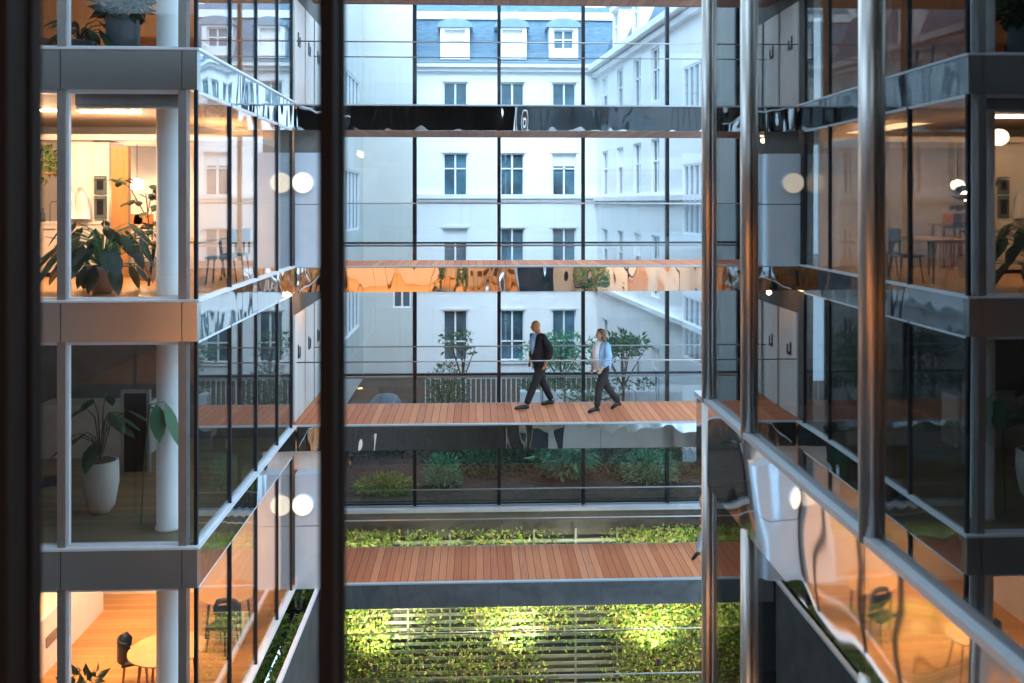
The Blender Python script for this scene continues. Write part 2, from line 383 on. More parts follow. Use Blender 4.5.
for x in (-2.5, 1, 4.6, 7.5):
    f = MB(); f.tube([(x, 22.4, -11.6), (x, 22.45, -11.45)], .06, 12); o = f.build('uplight', 'black'); tag(o, 'small black uplight at the foot of the planted wall', 'lamp', 'uplights at the planted wall')
    light('uplight_beam', 'SPOT', (x, 22.5, -11.42), 420, (1, .9, .5), .05, rot=(math.radians(125), 0, 0), spot=2.0)
# ------------------------------------------------------------------ landing at the end of the bridges
tag(bx('wall_landing', 'greywall', None, LX-.3, LX-.1, LB+.1, GY, FL[-3], FL[2]), 'wall behind the landings at the left end of the footbridges', 'wall', kind='structure')
for k, txt in ((0, 'kitchen'), (-2, 'orange lit')):
    z = FL[k]; t = thing('lift_shaft_panel', 'pale blue metal panel wall with a round lamp beside the %s storey' % txt, 'wall panel')
    X0, X1 = LX+.04, -3.05; r = .16; Y0 = LB-.05
    prof = [(X0, Y0+.5), (X0, Y0)] + [(X1-r+r*math.sin(a), Y0+r-r*math.cos(a)) for a in [i*PI/2/8 for i in range(9)]] + [(X1, Y0+.5)]
    for za, zb in ((z, z+1.33), (z+1.35, z+2.44)):
        m = MB(); n = len(prof)
        m.v = [(x, y, za) for x, y in prof] + [(x, y, zb) for x, y in prof]
        m.f = [(i, (i+1) % n, (i+1) % n+n, i+n) for i in range(n)] + [tuple(range(n))[::-1], tuple(range(n, 2*n))]
        m.build('panel', 'panel', t)
    rebase(t)
    c = at(303, 183, Y0); zc = z+1.80
    l = thing('round_wall_lamp', 'glowing round lamp on the pale blue panel beside the %s storey' % txt, 'lamp')
    m = MB(); m.disc((c.x, Y0+.0, zc), (0, -1, 0), .235, .04, 36); m.build('rim', 'white_metal', l)
    m = MB(); m.disc((c.x, Y0-.041, zc), (0, -1, 0), .21, .03, 36); m.build('diffuser', 'disc', l); rebase(l)
    tag(bx('wall_lintel', 'warm_lit' if k == -2 else 'greywall', None, LX-.05, -3.2, LB+.3, LB+.4, z+2.44, FL[k+1]-BH), 'recessed wall above the pale blue panel by the %s storey' % txt, 'wall', kind='structure')
for k in (1, -1):
    z = FL[k]
    for j, (ya, yb) in enumerate(((19.75, 20.85), (21.0, 22.0), (22.2, 23.1))):
        d = tag(empty('door_%d' % (j+1+(3 if k == 1 else 0))), 'white door leaf on the %s landing, %s' % ('top' if k == 1 else 'middle', ['nearest', 'middle one', 'farthest'][j]), 'door', kind='structure')
        X = LX-.09
        bx('leaf', 'white', d, X, X+.04, ya, yb, z+.02, z+2.35)
        m = MB(); m.box(X+.04, X+.06, ya+.3, ya+.36, z+1.35, z+1.65); m.box(X+.04, X+.06, ya+.36, ya+.55, z+1.35, z+1.42); m.box(X+.04, X+.06, ya+.5, ya+.55, z+1.42, z+1.58)
        m.build('handle_plate', 'black', d)
for k in (2, 1, 0, -1, -2):
    tag(bx('floor', 'deck', None, LX-.1, LX+.03, LB+.1, GY, FL[k]-.1, FL[k]), 'landing threshold beside the footbridge at the foot of the %s' % fname[k], 'floor', kind='structure')
t = thing('planted_trough', 'strip of green plants between the orange lit storey and outer ledge', 'planter')
bx('trough', 'concrete', t, LX+.05, -3.5, 12.0, LB-.1, -9.3, -9.0); m = MB()
for _ in range(3500): m.leaf((random.uniform(LX+.1, -3.56), random.uniform(12, LB-.1), random.uniform(-9.0, -8.7)), (random.gauss(0, 1), random.gauss(0, 1), 1), random.uniform(.08, .16), .5)
m.build('foliage', 'leaf_wall', t); rebase(t)
# round spots under the kitchen storey landing
for k, y in ((1, 20.0), (1, 20.7), (-0, 20.3)):
    z = FL[k]-BH
    f = MB(); f.disc((-3.5, y, z-.03), (0, 0, 1), .07, .03, 16); o = f.build('ceiling_spot', 'lamp'); tag(o, 'small glowing spot in the wood underside near the landing', 'lamp', 'ceiling spots at the landing')
    light('spot_beam', 'POINT', (-3.5, y, z-.12), 12, AMBER, .05)
light('landing_lamp', 'POINT', (-3.5, 20.4, FL[-1]-.75), 14, AMBER, .1)
# lower left ledge in front of the planted wall
tag(bx(trimname(), 'white_metal', None, -3.42, -3.34, 9.0, LB+.1, FL[-2]-.06, FL[-2]), 'pale outer ledge beside the orange lit storey', 'ledge', kind='structure')
tag(bx('wall_side_low', 'concrete', None, -3.41, -3.36, 9.0, LB+.1, GR, FL[-2]-.06), 'blue grey metal wall below the outer ledge at lower left', 'wall', kind='structure')
tag(bx('wall_core', 'darkwall', None, LX, -2.95, LB+.2, LB+.35, GR, FL[-2]-BH), 'dark wall under the lower footbridge landing', 'wall', kind='structure')
# ------------------------------------------------------------------ mirror-like building on the right
RX = 1.6; RE = 6.3
ry = [1.35, 1.95, 3.58, 5.21, 6.12]
for k in (1, 0, -1, -2):
    z0 = FL[k]; z1 = FL[k+1]-BH
    for i in range(5):
        a = ry[i]; b = (ry+[RE])[i+1]
        w = tag(empty(winname()), 'reflective glass bay close on the right, %s storey, %s' % ({1: 'highest', 0: 'eye level', -1: 'below the bright ledge', -2: 'lowest'}[k], ['nearest and out of view', 'second, mostly dark', 'third, widest in view', 'fourth, between two silver posts', 'slim strip at the far end'][i]), 'window', kind='structure')
        bx('pane', 'glass_near', w, RX, RX+.012, a+.02, b-.02, z0+.02, z1)
        if i < 4:
            m = MB(); zt2 = FL[k+1] if i == 3 else z1; n = 20; m.v = [(RX-.012+.038*math.cos(2*PI*j/n), b+.05*math.sin(2*PI*j/n), zz) for zz in (z0, zt2) for j in range(n)]
            m.f = [(j, (j+1) % n, (j+1) % n+n, j+n) for j in range(n)]+[tuple(range(n))[::-1], tuple(range(n, 2*n))]; m.build('mullion', 'bright_frame', w, True)
for k in (2, 1, 0, -1, -2):
    z = FL[k]
    t = tag(empty(trimname()), 'wavy mirror steel slab band close on the right at the %s' % {2: 'roof above view', 1: 'level above eye height', 0: 'level of the bright sloping ledge', -1: 'level below the frame', -2: 'lowest level'}[k], 'slab edge', kind='structure')
    ysg = [-2, 1.35, 3.58, 5.21, RE+.06]
    for a, b in zip(ysg[:-1], ysg[1:]):
        bx('panel', 'mirror_steel', t, RX-.03, RX+.05, a+.003, b-.003, z-BH, z)
    bx('sill', 'white_metal', t, RX-.045, RX+.03, -2, RE+.07, z-.0, z+.03)
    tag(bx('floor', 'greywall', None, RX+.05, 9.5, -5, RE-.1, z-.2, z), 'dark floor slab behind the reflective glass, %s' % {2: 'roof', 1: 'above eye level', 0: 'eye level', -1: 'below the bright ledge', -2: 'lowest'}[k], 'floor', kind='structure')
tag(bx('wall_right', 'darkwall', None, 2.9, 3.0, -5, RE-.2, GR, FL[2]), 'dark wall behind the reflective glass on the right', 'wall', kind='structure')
tag(bx('wall_right_blocker', 'darkwall', None, RX+.06, 3.0, RE-.3, RE-.2, GR, FL[2]), 'added dark blocker behind the far end of the reflective glass', 'wall', kind='structure')  # added to block bright daylight showing through the end panes
tag(bx('wall_right_low', 'steel', None, RX, RX+.1, -5, RE, GR, FL[-2]-BH), 'metal clad foot wall of the right building', 'wall', kind='structure')
tag(bx('wall_near_low', 'greywall', None, -10.5, RX, 1.2, 1.3, GR, FL[-2]-BH), 'foot wall of the near building under the viewer', 'wall', kind='structure')
tag(bx('wall_near_shade', 'facade_b', None, -12, RX+8, -5, 1.3, FL[2]+.02, 21), 'added unseen mass above the near building, shading the court', 'wall', kind='structure')  # unseen massing added over the near roof to shade the court
tag(bx('wall_left_shade', 'facade_b', None, -12, LX-.1, 1.35, GY, FL[3], 13), 'added unseen mass above the left building, shading the court', 'wall', kind='structure')  # added block out of view, keeps sky light off the court from the left
tag(bx('wall_right_shade', 'facade_b', None, RX+.05, 9.6, 1.35, RE, FL[2]+.02, 15), 'added unseen mass above the right building, shading the court', 'wall', kind='structure')  # added block out of view, darkens the court from the right
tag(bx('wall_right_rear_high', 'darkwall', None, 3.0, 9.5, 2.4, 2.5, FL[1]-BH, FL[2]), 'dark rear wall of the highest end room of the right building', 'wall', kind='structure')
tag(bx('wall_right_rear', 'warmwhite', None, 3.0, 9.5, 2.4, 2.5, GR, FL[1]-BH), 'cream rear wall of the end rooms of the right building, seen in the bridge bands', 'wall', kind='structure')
tag(bx('wall_right_far', 'greywall', None, 9.5, 9.6, 2.4, RE, GR, FL[2]), 'outer side wall of the right building beyond the frame', 'wall', kind='structure')
for k, pw, cc in ((1, 4, (.8, .9, 1)), (0, 30, WARM), (-1, 260, WARM), (-2, 15, WARM)):
    light('end_room_light', 'AREA', (6.2, 4.4, FL[k+1]-BH-.1), pw, cc, 5, 2)
    for i in range(4):
        a = 1.7+i*1.95
        w = tag(empty(winname()), 'end glass bay of the right building, %s storey, reflected only' % {1: 'highest', 0: 'second', -1: 'third', -2: 'lowest'}[k], 'window', 'end bays of the right building', kind='structure')
        bx('pane', 'glass', w, a+.03, a+1.92, RE-.02, RE-.005, FL[k]+.02, FL[k+1]-BH); bx('mullion', 'dark_frame', w, a-.03, a+.03, RE-.08, RE+.03, FL[k], FL[k+1]-BH)
    tag(bx(trimname(), 'steel', None, RX+.06, 9.6, RE-.0, RE+.05, FL[k]-BH, FL[k]), 'end slab edge of the right building, %s storey' % {1: 'highest', 0: 'second', -1: 'third', -2: 'lowest'}[k], 'slab edge', kind='structure')
for x, lb in ((4.2, 'orange tall cabinet in the end room of the right building'), (6.4, 'second orange tall cabinet farther right in the end room')):
    t = thing('tall_cabinet', lb, 'cabinet'); bx('body', 'orange_wood', t, x, x+.8, 2.55, 3.0, FL[-1], FL[-1]+2.3); bx('door', 'orange_wood', t, x+.02, x+.78, 3.0, 3.02, FL[-1]+.05, FL[-1]+2.25); rebase(t)
t = thing('potted_shrub', 'leafy plant in the warm end room of the right building', 'plant')
m = MB(); m.lathe((4.4, 5.2, FL[-1]), [(.2, 0), (.28, .5)], 20); m.build('pot', 'pot_cream', t); m = MB(); m.cloud((4.4, 5.2, FL[-1]+1.5), (.7, .4, .8), 500, .2); m.build('leaves', 'leaf_fern', t); rebase(t)
# ------------------------------------------------------------------ the window the camera looks through + its own building
for p0, p1, txt in ((-60, 32, 'broad dark brown window post along the left edge of view'), (323, 343, 'dark brown near window post left of the middle')):
    Y = 1.3; a = at(p0, 300, Y).x; b = at(p1, 300, Y).x
    w = tag(empty(winname()), txt, 'window', kind='structure')
    bx('post', 'near_frame', w, a, b, Y, Y+.03, FL[0], FL[1]-BH)
    bx('post_edge', 'near_frame', w, a+.004, b-.004, Y-.06, Y, FL[0], FL[1]-BH)
CBX0 = -10.5
for k in (2, 1, 0, -1, -2):
    z = FL[k]
    tag(bx('floor', 'floor_wood', None, CBX0, RX-.1, -5, 1.3, z-BH, z), 'floor slab of the near building, %s' % {2: 'roof', 1: 'above the viewer', 0: 'under the viewer', -1: 'one storey down', -2: 'two storeys down'}[k], 'floor', kind='structure')
    tag(bx(trimname(), 'steel', None, CBX0, RX-.1, 1.3, 1.36, z-BH, z), 'slab edge of the near building, %s' % {2: 'roof', 1: 'above the viewer', 0: 'under the viewer', -1: 'one storey down', -2: 'two storeys down'}[k], 'slab edge', kind='structure')
tag(bx('wall_back_high', 'darkwall', None, CBX0, RX+.1, -5.2, -5, FL[1]-BH, FL[2]), 'dark rear wall of the near building above the viewer', 'wall', kind='structure')
tag(bx('wall_back', 'warmwhite', None, CBX0, RX+.1, -5.2, -5, GR, FL[1]-BH), 'rear wall of the near building behind the viewer', 'wall', kind='structure')
tag(bx('wall_near_side', 'greywall', None, CBX0-.2, CBX0, -5, LY, GR, FL[2]), 'side wall closing the court at far left', 'wall', kind='structure')
# mullions of the near building, other storeys
for k in (1, -1, -2):
    for x in [-9, -7.3, -5.6, -3.9, -2.2, -.5, 1.2]:
        tag(bx('window_post', 'near_frame', None, x-.03, x+.03, 1.25, 1.33, FL[k], FL[k+1]-BH), 'dark window post of the near building seen only in reflections', 'window post', 'posts of the near building', kind='structure')
for k, powr, cc in ((-1, 420, WARM), (1, 9, (.8, .9, 1)), (-2, 110, WARM), (0, 5, (1, .7, .45))):
    light('near_room_light', 'AREA', (-4, -2.2, FL[k+1]-BH-.1), powr, cc, 9, 2)
# ------------------------------------------------------------------ street side: townhouse in the middle
def frame_at(o, u, px, py, n):
    p = onplane(px, py, o, n); return (p-o).dot(u), p.z
def wall_mesh(o, u, ulen, z0, z1, holes, depth=.28):
    nrm = u.cross(UP); inn = -nrm; m = MB()
    us = sorted(set([0, ulen]+[h[0] for h in holes]+[h[1] for h in holes])); zs = sorted(set([z0, z1]+[h[2] for h in holes]+[h[3] for h in holes]))
    P = lambda a, z, d=0: o*1 + u*a + inn*d + UP*(z-o.z)
    for a, b in zip(us[:-1], us[1:]):
        for c, d in zip(zs[:-1], zs[1:]):
            mu, mz = (a+b)/2, (c+d)/2
            if any(h[0] < mu < h[1] and h[2] < mz < h[3] for h in holes): continue
            m.quad(P(a, c), P(b, c), P(b, d), P(a, d))
    for a, b, c, d in holes:
        m.quad(P(a, c), P(a, c, depth), P(b, c, depth), P(b, c)); m.quad(P(a, d), P(b, d), P(b, d, depth), P(a, d, depth))
        m.quad(P(a, c), P(a, d), P(a, d, depth), P(a, c, depth)); m.quad(P(b, c), P(b, c, depth), P(b, d, depth), P(b, d))
    # closed back so that the wall is solid
    m.quad(P(0, z0, .5), P(0, z1, .5), P(ulen, z1, .5), P(ulen, z0, .5)); m.quad(P(0, z1), P(ulen, z1), P(ulen, z1, .5), P(0, z1, .5))
    m.quad(P(0, z0), P(0, z1), P(0, z1, .5), P(0, z0, .5)); m.quad(P(ulen, z0), P(ulen, z0, .5), P(ulen, z1, .5), P(ulen, z1))
    return m
def win(parent, o, u, h, cols=2, bars=(.33,), inn_d=.2, fr=.07, pane='pane', blind=0, name='window', pane_name='pane'):
    a, b, c, d = h; inn = -(u.cross(UP))
    P = lambda x, z, q: o*1 + u*x + inn*q + UP*(z-o.z)
    m = MB()
    def bar(x0, x1, z0, z1): m.obox(P(x0, z0, inn_d-.05), u*(x1-x0), inn*.07, UP*(z1-z0))
    bar(a, a+fr, c, d); bar(b-fr, b, c, d); bar(a+fr, b-fr, c, c+fr); bar(a+fr, b-fr, d-fr, d)
    for i in range(1, cols):
        x = a+(b-a)*i/cols; bar(x-fr*.6, x+fr*.6, c+fr, d-fr)
    for g in bars:
        z = d-(d-c)*g; bar(a+fr, b-fr, z-.03, z+.03)
    w = m.build(name, 'winframe', parent)
    p = MB(); p.obox(P(a, c, inn_d+.03), u*(b-a), inn*.03, UP*(d-c)); pp = p.build(pane_name, pane, w)
    if blind:
        q = MB(); q.obox(P(a+.03, d-(d-c)*blind, inn_d+.0), u*(b-a-.06), inn*.015, UP*((d-c)*blind-.03)); q.build('blind', 'curtain', w)
    return w
TY = 42.0; XD = Vector((1, 0, 0))
tw = thing('townhouse', 'white townhouse with blue slate mansard roof and three dormers across the street', 'building')
o0 = Vector((at(411, 300, TY).x, TY, 0)); x1 = 7.5
TB = at(500, 68, TY).z
cols = []
for px in (455, 512, 564):
    c = at(px, 300, TY).x-o0.x; cols.append((c-.56, c+.58))
rows = [(at(500, y1, TY).z, at(500, y0, TY).z) for y0, y1 in ((82, 124), (153, 196), (228, 276), (310, 361))]
holes = [(a, b, c, d) for a, b in cols for c, d in rows]
holes += [(a, b, rows[3][0]-2.6, rows[3][0]-.9) for a, b in cols]
wall_mesh(o0, XD, x1-o0.x, -10, TB, holes).build('front_wall', 'facade', tw)
for ci, (a, b) in enumerate(cols):
    for ri, (c, d) in enumerate(rows):
        win(tw, o0, XD, (a, b, c, d), 2, (.36,) if ri in (1, 2) else ((.62,) if ri == 3 else (.55,)), blind=(.3 if (ri, ci) in ((1, 2), (2, 0)) else 0))
        m = MB(); m.box(o0.x+a-.12, o0.x+b+.12, TY-.09, TY+.02, c-.12, c-.0); m.build('window_sill', 'mould', tw)
        m = MB(); m.box(o0.x+a-.12, o0.x+b+.12, TY-.04, TY+.01, d, d+.1); m.build('window_head', 'mould', tw)
for yy, h, dp in ((66, .22, .45), (70, .2, .25), (196.5, .2, .2), (200.5, .1, .1), (133, .1, .08), (288, .14, .12)):
    z = at(500, yy, TY).z; m = MB(); m.box(o0.x-.1, x1, TY-dp, TY+.02, z-h/2, z+h/2); m.build('moulding', 'mould', tw)
z = at(500, 65.5, TY).z; m = MB(); m.box(o0.x-.1, x1, TY-.5, TY-.42, z+.06, z+.14)
m.build('gutter', 'zinc', tw)
# mansard roof
zt = at(500, 20, 43.2).z
def slope(y0, z0, y1, z1, x0, x1_, th=.25):
    m = MB(); a = Vector((x0, y0, z0)); m.obox(a, Vector((x1_-x0, 0, 0)), Vector((0, y1-y0, z1-z0)), Vector((0, .25, -.05))); return m
slope(TY-.05, TB+.1, 43.1, zt, o0.x, x1).build('mansard_roof', 'slate', tw)
m = MB(); m.box(o0.x, x1, 42.95, 43.5, zt-.02, zt+.34); m.build('roof_band', 'winframe', tw)
slope(43.3, zt+.3, 45.6, zt+1.7, o0.x, x1).build('upper_roof', 'slate', tw)
m = MB(); cxx = at(594, 12, 44).x; m.box(cxx-.45, cxx+.6, 44.2, 45, zt, zt+1.6); m.build('chimney', 'winframe', tw)
for px, bl in ((455, .93), (512, .93), (563.5, 0)):
    cx = at(px, 40, TY-.05).x; zb = at(px, 59, TY-.1).z; zs = at(px, 49, TY-.1).z; zh = at(px, 27, TY-.1).z; zc = at(px, 19, TY-.1).z
    g = MB(); wd = .68
    g.box(cx-wd, cx-wd+.2, TY-.12, TY+1.4, zb, zh); g.box(cx+wd-.2, cx+wd, TY-.12, TY+1.4, zb, zh)
    g.box(cx-wd+.2, cx+wd-.2, TY-.12, TY+1.4, zb, zs); g.box(cx-wd+.2, cx+wd-.2, TY-.12, TY+1.4, zh-.12, zh+.06)
    dm = g.build('dormer', 'winframe', tw)
    arc = [(cx-wd-.14, zh-.02)] + [(cx+(wd+.14)*math.cos(PI-PI*i/10), zh+.02+(zc-zh)*math.sin(PI*i/10)) for i in range(1, 10)] + [(cx+wd+.14, zh-.02)]
    r = MB(); n = len(arc); r.v = [(x, TY-.22, z) for x, z in arc]+[(x, TY+1.5, z) for x, z in arc]
    r.f = [tuple(range(n))[::-1], tuple(range(n, 2*n))]+[(i, (i+1) % n, (i+1) % n+n, i+n) for i in range(n)]; r.build('dormer_hood', 'zinc', dm)
    oo = Vector((cx, TY, 0)); win(tw, oo, XD, (-wd+.2, wd-.2, zs, zh-.12), 2, (.5,), .1, .06, blind=bl, name='dormer_window')
# ------------------------------------------------------------------ right wing, running towards the viewer
az = math.radians(4.8); UR = Vector((math.sin(az), -math.cos(az), 0)); P0 = at(597, 203, 42.0); P0.z = 0; NR = UR.cross(UP)
rw = thing('town_wing', 'white town wing running towards the viewer with tall narrow windows and sloping cornice', 'building')
Ulen = 17.1; TBR = TB-.1
hs = []
for (c, d) in rows[:3]+[(at(500, 361, TY).z, at(500, 315, TY).z)]:
    for px in (605, 620, 637, 655):
        uc = frame_at(P0, UR, px, 203, NR)[0]; hs.append((uc-.55, uc+.55, c, d))
ub = frame_at(P0, UR, 683, 203, NR)[0]; ue = min(Ulen-.4, frame_at(P0, UR, 704, 203, NR)[0])
big = [(ub, ue, -1.0, 1.25), (ub, ue, 2.6, 4.4), (ub, ue, -5.0, -3.0)]
wall_mesh(P0, UR, Ulen, -10, TBR, hs+big, .35).build('front_wall', 'facade', rw)
for i, h in enumerate(hs): win(rw, P0, UR, h, 2, (.4,), .13, blind=.4 if i % 5 == 0 else 0)
for h in big: win(rw, P0, UR, h, 4, (), .08, .06, 'bigpane')
for zc, hh, dp in ((TBR+.05, .24, .5), (TBR-.25, .2, .25), (.18, .18, .2), (0, .1, .1), (at(500, 288, TY).z+.1, .16, .22)):
    m = MB(); m.obox(P0+UP*(zc-hh/2), UR*Ulen, NR*dp, UP*hh); m.build('moulding', 'mould', rw)
m = MB(); m.obox(P0+UP*(TBR+.15)-NR*.1, UR*Ulen, -NR*1.1+UP*2.4, -NR*.2-UP*.05); m.build('mansard_roof', 'slate', rw)
for u in (3.3, 6.6):
    g = MB(); zb = TBR+.35
    g.obox(P0+UR*(u-.6)+UP*zb-NR*.1, UR*.18, -NR*1.6, UP*1.9); g.obox(P0+UR*(u+.42)+UP*zb-NR*.1, UR*.18, -NR*1.6, UP*1.9); g.obox(P0+UR*(u-.42)+UP*zb-NR*.1, UR*.84, -NR*1.6, UP*.35); g.obox(P0+UR*(u-.75)+UP*(zb+1.8), UR*1.5, -NR*1.7, UP*.22)
    g.build('dormer', 'winframe', rw)
    win(rw, P0-NR*.1, UR, (u-.42, u+.42, zb+.35, zb+1.8), 2, (.5,), .1, .06, name='dormer_window')
# ------------------------------------------------------------------ left wing
lw = thing('plain_wing', 'plain grey beige building left of the white townhouse', 'building')
XL = at(363, 203, 41).x; XR = at(413, 203, 41).x; UL = Vector((0, 1, 0)); oL = Vector((XL, 24.6, 0))
hl = [(at(363, 203, 41).x*0+9.8, 15.2, -1.15, 1.35), (9.8, 15.2, 2.9, 5.3), (9.8, 15.2, -5.4, -3.2)]
wall_mesh(oL, UL, 41-24.6, -10, 10.5, hl).build('side_wall', 'facade_b', lw)
for h in hl: win(lw, oL, UL, h, 5, (), .08, .07, 'bigpane')
oF = Vector((XL, 41, 0)); sc = at(393, 308, 41); sd = at(411, 290, 41)
wall_mesh(oF, XD, XR-XL, -10, 10.5, [(sc.x-XL, sd.x-XL, sc.z, sd.z)]).build('end_wall', 'facade_b', lw)
win(lw, oF, XD, (sc.x-XL, sd.x-XL, sc.z, sd.z), 2, (), .1)
m = MB(); m.box(XR-.02, XR, 41, 42.2, -10, 10.5); m.build('return_wall', 'facade_b', lw)
# ------------------------------------------------------------------ garden between the screen and the townhouse
tag(bx('ground', 'soil', None, -7, 10, GY+.2, 42, -8.3, -7.95), 'brown mulch ground of the garden beyond the glass screen', 'ground', kind='structure')
# railing
fr = thing('garden_railing', 'pale vertical bar railing in front of the white townhouse', 'railing')
RY = 34.0; xa = at(425, 390, RY).x; xb = at(668, 390, RY).x; za = at(500, 377, RY).z; m = MB(); bars = []
m.box(xa, xb, RY-.03, RY+.03, za-.05, za); m.box(xa, xb, RY-.02, RY+.02, -7.9, -7.85); m.build('rail', 'winframe', fr)
m = MB(); x = xa
while x < xb: m.box(x, x+.035, RY-.015, RY+.015, -7.95, za-.05); x += .19
m.build('bars', 'winframe', fr); rebase(fr)
def shrub(name, label, c, rad, n, size, mat, group=None, trunk=True, cat='shrub', w=.5, lobes=0):
    t = thing(name, label, cat, group); m = MB()
    if lobes:
        for i in range(lobes):
            a = random.uniform(0, 2*PI); q = Vector((c[0]+math.cos(a)*rad[0]*random.uniform(.2, .75), c[1]+math.sin(a)*rad[1]*.6, c[2]+random.uniform(-.7, .7)*rad[2]))
            m.cloud(q, (rad[0]*.4, rad[1]*.4, rad[2]*.3), n//lobes, size, w)
    else: m.cloud(c, rad, n, size, w)
    m.build('foliage', mat, t)
    if trunk:
        m = MB(); base = Vector((c[0], c[1], -7.95))
        m.tube([base, base+Vector((.05, 0, (c[2]+7.95)*.5)), Vector(c)], [.07, .05, .03], 6)
        for i in range(5):
            a = 2*PI*i/5; m.tube([base+Vector((.03, 0, (c[2]+7.95)*.55)), Vector(c)+Vector((math.cos(a)*rad[0]*.6, math.sin(a)*rad[1]*.5, random.uniform(-.2, .5)*rad[2]))], [.03, .012], 5)
        m.build('trunk', 'bark', t)
    rebase(t); return t
def sh(px, py, Y, **k): return at(px, py, Y)
c = at(622, 350, 31); shrub('tree', 'small open branched tree behind the walking woman', c, (1.3, .9, .8), 420, .22, 'leaf', cat='tree', lobes=8)
c = at(447, 392, 30); shrub('shrub', 'clipped round shrub left of the walking man', c, (.75, .6, 1.0), 900, .13, 'leaf')
c = at(462, 348, 32.5); shrub('shrub', 'thin tall leafy branch high at left of the man', c, (.8, .5, .75), 130, .18, 'leaf', lobes=4)
c = at(560, 352, 33); shrub('shrub', 'green bush seen between the walking man and woman', c, (1.5, .7, .75), 900, .18, 'leaf_fern')
c = at(588, 400, 31); shrub('shrub', 'low leafy bush behind the feet of the pair', c, (1.2, .5, .5), 350, .16, 'leaf')
for i in range(6):
    q = at(530+i*23, 402, 32); t = thing('planter', 'pale planter box behind the railing, %s in its row from the left' % ['first', 'second', 'third', 'fourth', 'fifth', 'sixth'][i], 'planter', 'planters behind the railing')
    m = MB(); m.box(q.x-.35, q.x+.35, q.y-.25, q.y+.25, -7.95, q.z+.4); m.build('box', 'mould', t)
    m = MB(); m.cloud((q.x, q.y, q.z+.6), (.35, .25, .3), 90, .14); m.build('foliage', 'leaf', t); rebase(t)
names = ['low bush beside the ledge at far left', 'yellow green bush with upright leaves right of the first screen post', 'dark bush behind the yellow green bush', 'dark spreading bush left of the second screen post', 'broad dark bush right of the second screen post', 'bright fern under the middle of the deck band', 'dark bush under the walking woman', 'dark spreading bush left of the fourth screen post', 'light green leafy bush beside the fourth screen post', 'wiry bush at the right end of the garden', 'trailing dark bush close to the mirrored post', 'tall back bush in the garden shade']
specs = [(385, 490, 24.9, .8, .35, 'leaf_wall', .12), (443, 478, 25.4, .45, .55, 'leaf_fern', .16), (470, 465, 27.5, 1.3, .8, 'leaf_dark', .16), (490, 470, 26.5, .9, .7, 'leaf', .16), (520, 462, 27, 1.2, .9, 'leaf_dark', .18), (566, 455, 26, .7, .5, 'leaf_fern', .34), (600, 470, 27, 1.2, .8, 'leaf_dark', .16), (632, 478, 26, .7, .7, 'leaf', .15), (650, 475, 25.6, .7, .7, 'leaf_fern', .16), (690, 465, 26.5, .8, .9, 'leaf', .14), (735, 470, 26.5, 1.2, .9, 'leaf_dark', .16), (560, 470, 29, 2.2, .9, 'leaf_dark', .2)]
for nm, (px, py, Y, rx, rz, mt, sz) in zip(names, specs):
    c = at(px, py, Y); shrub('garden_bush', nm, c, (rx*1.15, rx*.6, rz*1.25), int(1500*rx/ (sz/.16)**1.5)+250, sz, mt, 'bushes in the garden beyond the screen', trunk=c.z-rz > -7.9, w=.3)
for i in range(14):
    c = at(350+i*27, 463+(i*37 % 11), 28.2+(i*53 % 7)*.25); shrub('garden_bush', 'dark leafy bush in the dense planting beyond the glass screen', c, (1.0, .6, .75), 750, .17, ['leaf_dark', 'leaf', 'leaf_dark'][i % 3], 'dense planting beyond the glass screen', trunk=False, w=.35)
q = at(386, 400, 29); m = MB(); m.lathe((q.x, q.y, q.z-1.0), [(.5, 0), (.55, .6), (.5, .95), (.32, 1.15), (.05, 1.22)], 20)
m.lathe((q.x, q.y, -7.95), [(.45, 0), (.5, q.z-1.0+7.95)], 20)
tag(m.build('garden_cover', 'pot_slate', None, True), 'dark rounded garden cover beyond the left end of the deck', 'cover')
m = MB(); a = at(372, 470, 29.5); b = at(452, 470, 29.5); m.box(a.x, b.x, 29.5, 29.8, -7.95, at(400, 455, 29.5).z+.5)
tag(m.build('garden_low_wall', 'zinc', None), 'low blue grey garden wall behind the bushes at left', 'wall')
# ------------------------------------------------------------------ furniture and plants of the left building
def big_leaf(m, p, d, size, w=.55):
    """broad drooping leaf with a rib, built of 10 quads"""
    d = Vector(d).normalized(); s = d.cross(UP).normalized(); p = Vector(p); pts = []
    prof = [0.0, .62, 1.0, .9, .6, 0.0]
    for i, wd in enumerate(prof):
        t = i/5; c = p+d*size*t*.95 - UP*size*.5*t*t
        pts.append((c + s*size*w*.5*wd - UP*size*.08*wd, c, c - s*size*w*.5*wd - UP*size*.08*wd))
    n = len(m.v)
    for a in pts: m.v += [tuple(x) for x in a]
    for i in range(5):
        for j in (0, 1): q = n+i*3+j; m.f.append((q, q+1, q+4, q+3))
def arching(t, base, n, reach, height, size, mat, stem='bark', w=.55, droop=.35):
    m = MB(); s = MB(); base = Vector(base)
    for i in range(n):
        a = 2*PI*i/n*1.0+random.uniform(-.25, .25); r = reach*random.uniform(.55, 1.0); h = height*random.uniform(.35, 1.0)
        tip = base+Vector((math.cos(a)*r, math.sin(a)*r*.7, h)); mid = base+Vector((math.cos(a)*r*.4, math.sin(a)*r*.3, h*.8))
        s.tube([base, mid, tip], [.012, .01, .006], 5); big_leaf(m, tip, (math.cos(a), math.sin(a)*.7, -droop+random.uniform(-.2, .4)), size*random.uniform(.75, 1.2), w)
    s.build('stems', stem, t); m.build('leaves', mat, t, True)
def pot(t, c, prof, mat):
    m = MB(); m.lathe(c, prof, 28); m.build('pot', mat, t, True)
    r = max(p[0] for p in prof)*.85; z = prof[-1][1]; m = MB(); m.lathe((c[0], c[1], c[2]+z-.001), [(r, 0), (r*.9, .01)], 24); m.build('soil', 'bark', t)
